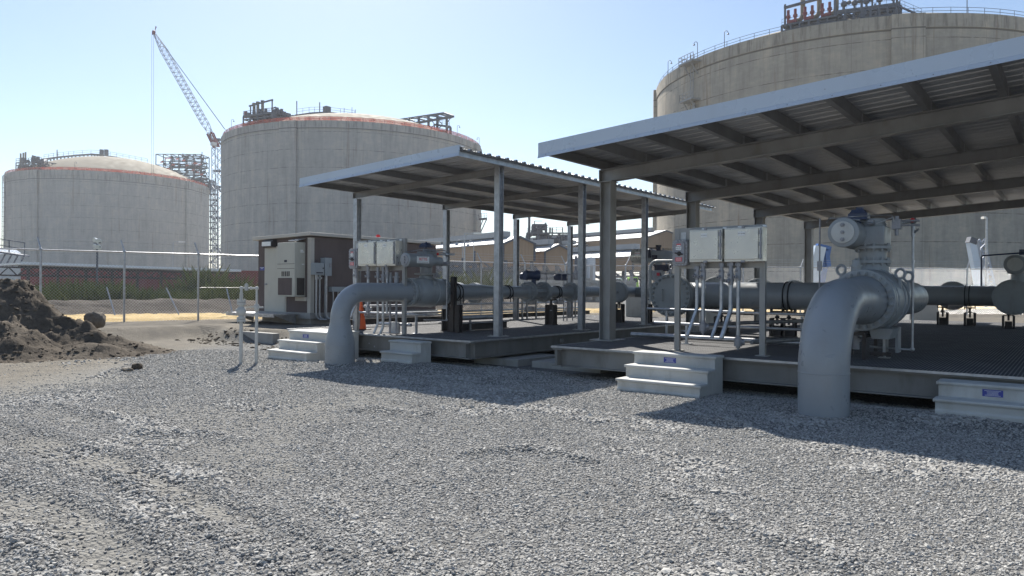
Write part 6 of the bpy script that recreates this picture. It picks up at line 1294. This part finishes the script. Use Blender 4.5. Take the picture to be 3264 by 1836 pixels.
# ---------------------------------------------------------------- traffic cone
p = onz(1151, 1051, .54); t = thing('traffic_cone', 'tall orange traffic cone on the farther deck, behind the tapered pipe', 'traffic cone', (p.x, p.y, .54))
m = M(); m.lathe((p.x,p.y,.56), Zd, [(0,.135),(.02,.128),(.64,.032),(.68,.03),(.685,.02)], 24, cap=True); m.build('cone', orange, t, 50); m = M(); m.bx(p.x-.18,p.x+.18,p.y-.18,p.y+.18,.541,.562); m.build('base', black, t, bev=.006)

# ---------------------------------------------------------------- small gas riser loop
def gp(px, py): return at(px, py, 14.35)
g0 = onz(768, 1158, .0); g1 = onz(817, 1156, .0); d0 = (g0-CAM).dot(FW); d1 = (g1-CAM).dot(FW)
t = thing('gas_riser', 'slim pale gas riser loop with hand valve standing in the gravel', 'gas riser', (g0.x, g0.y, 0))
z0 = lambda y: at(768, y, d0).z; z1 = lambda y: at(817, y, d1).z
m = M(); m.cyl((g0.x,g0.y,-.2), (g0.x,g0.y,z0(1012)), .036, 14); m.cyl((g0.x,g0.y,z0(958)), (g0.x,g0.y,z0(934)), .036, 14); m.lathe((g0.x,g0.y,z0(936)), Zd, [(0,.036),(.05,.024),(z0(917)-z0(936),.024)], 14); m.build('inlet_pipe', castc, t, 45)
m = M(); m.cyl((g1.x,g1.y,-.2), (g1.x,g1.y,z1(1000)), .033, 14); m.lathe((g1.x,g1.y,z1(1000)), Zd, [(0,.033),(.05,.022),(z1(975)-z1(1000),.022)], 14); m.cyl((g1.x,g1.y,z1(975)), (g1.x,g1.y,z1(922)), .022, 12); m.build('outlet_pipe', castc, t, 45)
m = M()
for ya, yb in ((963, 956), (971, 964), (1017, 1010), (1025, 1018)): m.cyl((g0.x,g0.y,z0(ya)), (g0.x,g0.y,z0(yb)), .088, 20)
m.bolts((g0.x,g0.y,z0(956)), Zd, .068, 4, .014, .02); m.bolts((g0.x,g0.y,z0(1025)), (0,0,-1), .068, 4, .014, .02); m.build('flange', castc, t, 40)
m = M(); m.cyl((g0.x,g0.y,z0(964)), (g0.x,g0.y,z0(963)), .07, 16); m.cyl((g0.x,g0.y,z0(1018)), (g0.x,g0.y,z0(1017)), .07, 16); m.build('gasket', black, t)
m = M(); zb_ = z0(991); m.lathe((g0.x,g0.y,z0(1011)), Zd, [(0,.06),(.03,.055),(.06,.085),(.12,.10),(.18,.085),(.21,.055),(z0(971)-z0(1011),.06)], 20); vb = m.build('valve_body', castc, t, 45)
m = M(); m.bar((g0.x,g0.y,zb_+.02), (g0.x-.38,g0.y-.20,zb_-.06), .03, .014); m.cyl((g0.x,g0.y,zb_), (g0.x-.08,g0.y-.08,zb_+.02), .03, 10); m.build('handle', castc, vb)
za = z0(918); m = M(); m.cyl((g0.x,g0.y,za), (g1.x,g1.y,z1(919)), .020, 12)
for e, r_ in ((0,.038), (1,.042), (.62,.034)): p = V3((g0.x,g0.y,za)).lerp(V3((g1.x,g1.y,z1(919))), e); m.ball(p, r_, 12); 
p = V3((g0.x,g0.y,za)).lerp(V3((g1.x,g1.y,z1(919))), .33); m.cyl(p-V3((0,0,.05)), p+V3((0,0,.075)), .038, 12); m.cyl(p+V3((0,0,.075)), p+V3((0,0,.1)), .024, 8); m.build('cross_pipe', castc, t, 45)
m = M(); zz = z1(978); m.lathe((g1.x,g1.y,zz-.09), Zd, [(0,.035),(.03,.05),(.12,.055),(.15,.035)], 16); m.bar((g1.x+.04,g1.y+.03,zz-.01), (g1.x+.12,g1.y+.08,zz-.01), .035); m.bar((g1.x,g1.y,zz+.01), (g1.x-.24,g1.y-.16,zz-.02), .028, .03); m.build('regulator', castc, t, 45)

# ---------------------------------------------------------------- parked vehicles behind the rear fence
def truck(px, py, d, label, body, s=1.0):
    o = at(px, py, d); X = RT0*s; U = UP0*s; Y = FW*s; P = lambda a, b, c: o+X*a+Y*b+U*c
    t = thing('utility_truck', label, 'truck', o, 'vehicles parked behind the rear fence')
    m = M(); m.prism([P(-.75,0,.2),P(.75,0,.2),P(.75,0,1.0),P(.6,0,1.75),P(-.5,0,1.75),P(-.75,0,1.0)], Y*1.7); m.build('cab', body, t, bev=.05)
    m = M(); m.prism([P(-.62,-.01,1.05),P(.62,-.01,1.05),P(.52,-.01,1.6),P(-.46,-.01,1.6)], -Y*.01); m.prism([P(-.77,.2,1.05),P(-.77,1.5,1.05),P(-.6,1.4,1.6),P(-.6,.3,1.6)], -X*.01); m.build('window', ink, t)
    m = M(); m.prism([P(-.8,1.72,.35),P(.8,1.72,.35),P(.8,1.72,.95),P(-.8,1.72,.95)], Y*2.6); m.build('bed', white_metal, t)
    for a, b in ((-.7,.5),(.7,.5),(-.7,3.4),(.7,3.4)): m = M(); m.cyl(P(a-.12,b,.25), P(a+.12,b,.25), .38*s, 18); m.build('wheel', black, t)
truck(2018, 925, 80, 'lime green utility truck cab seen between the shelter posts', lime, .85)
truck(1968, 928, 82, 'small white truck just left of the lime green truck', white_metal, .85)
# ---------------------------------------------------------------- thin air
m = M(); m.bx(-2700, 2700, -2700, 2700, -1.6, 66.0)
hz = bpy.data.materials.new('haze'); hz.use_nodes = True; hn = hz.node_tree; hn.nodes.clear(); ho = hn.nodes.new('ShaderNodeOutputMaterial'); pv = hn.nodes.new('ShaderNodeVolumePrincipled')
pv.inputs['Color'].default_value = (.93, .96, 1, 1); pv.inputs['Density'].default_value = .00032; pv.inputs['Anisotropy'].default_value = .2; hn.links.new(pv.outputs[0], ho.inputs['Volume'])
o = m.build('haze', hz); o['kind'] = 'stuff'
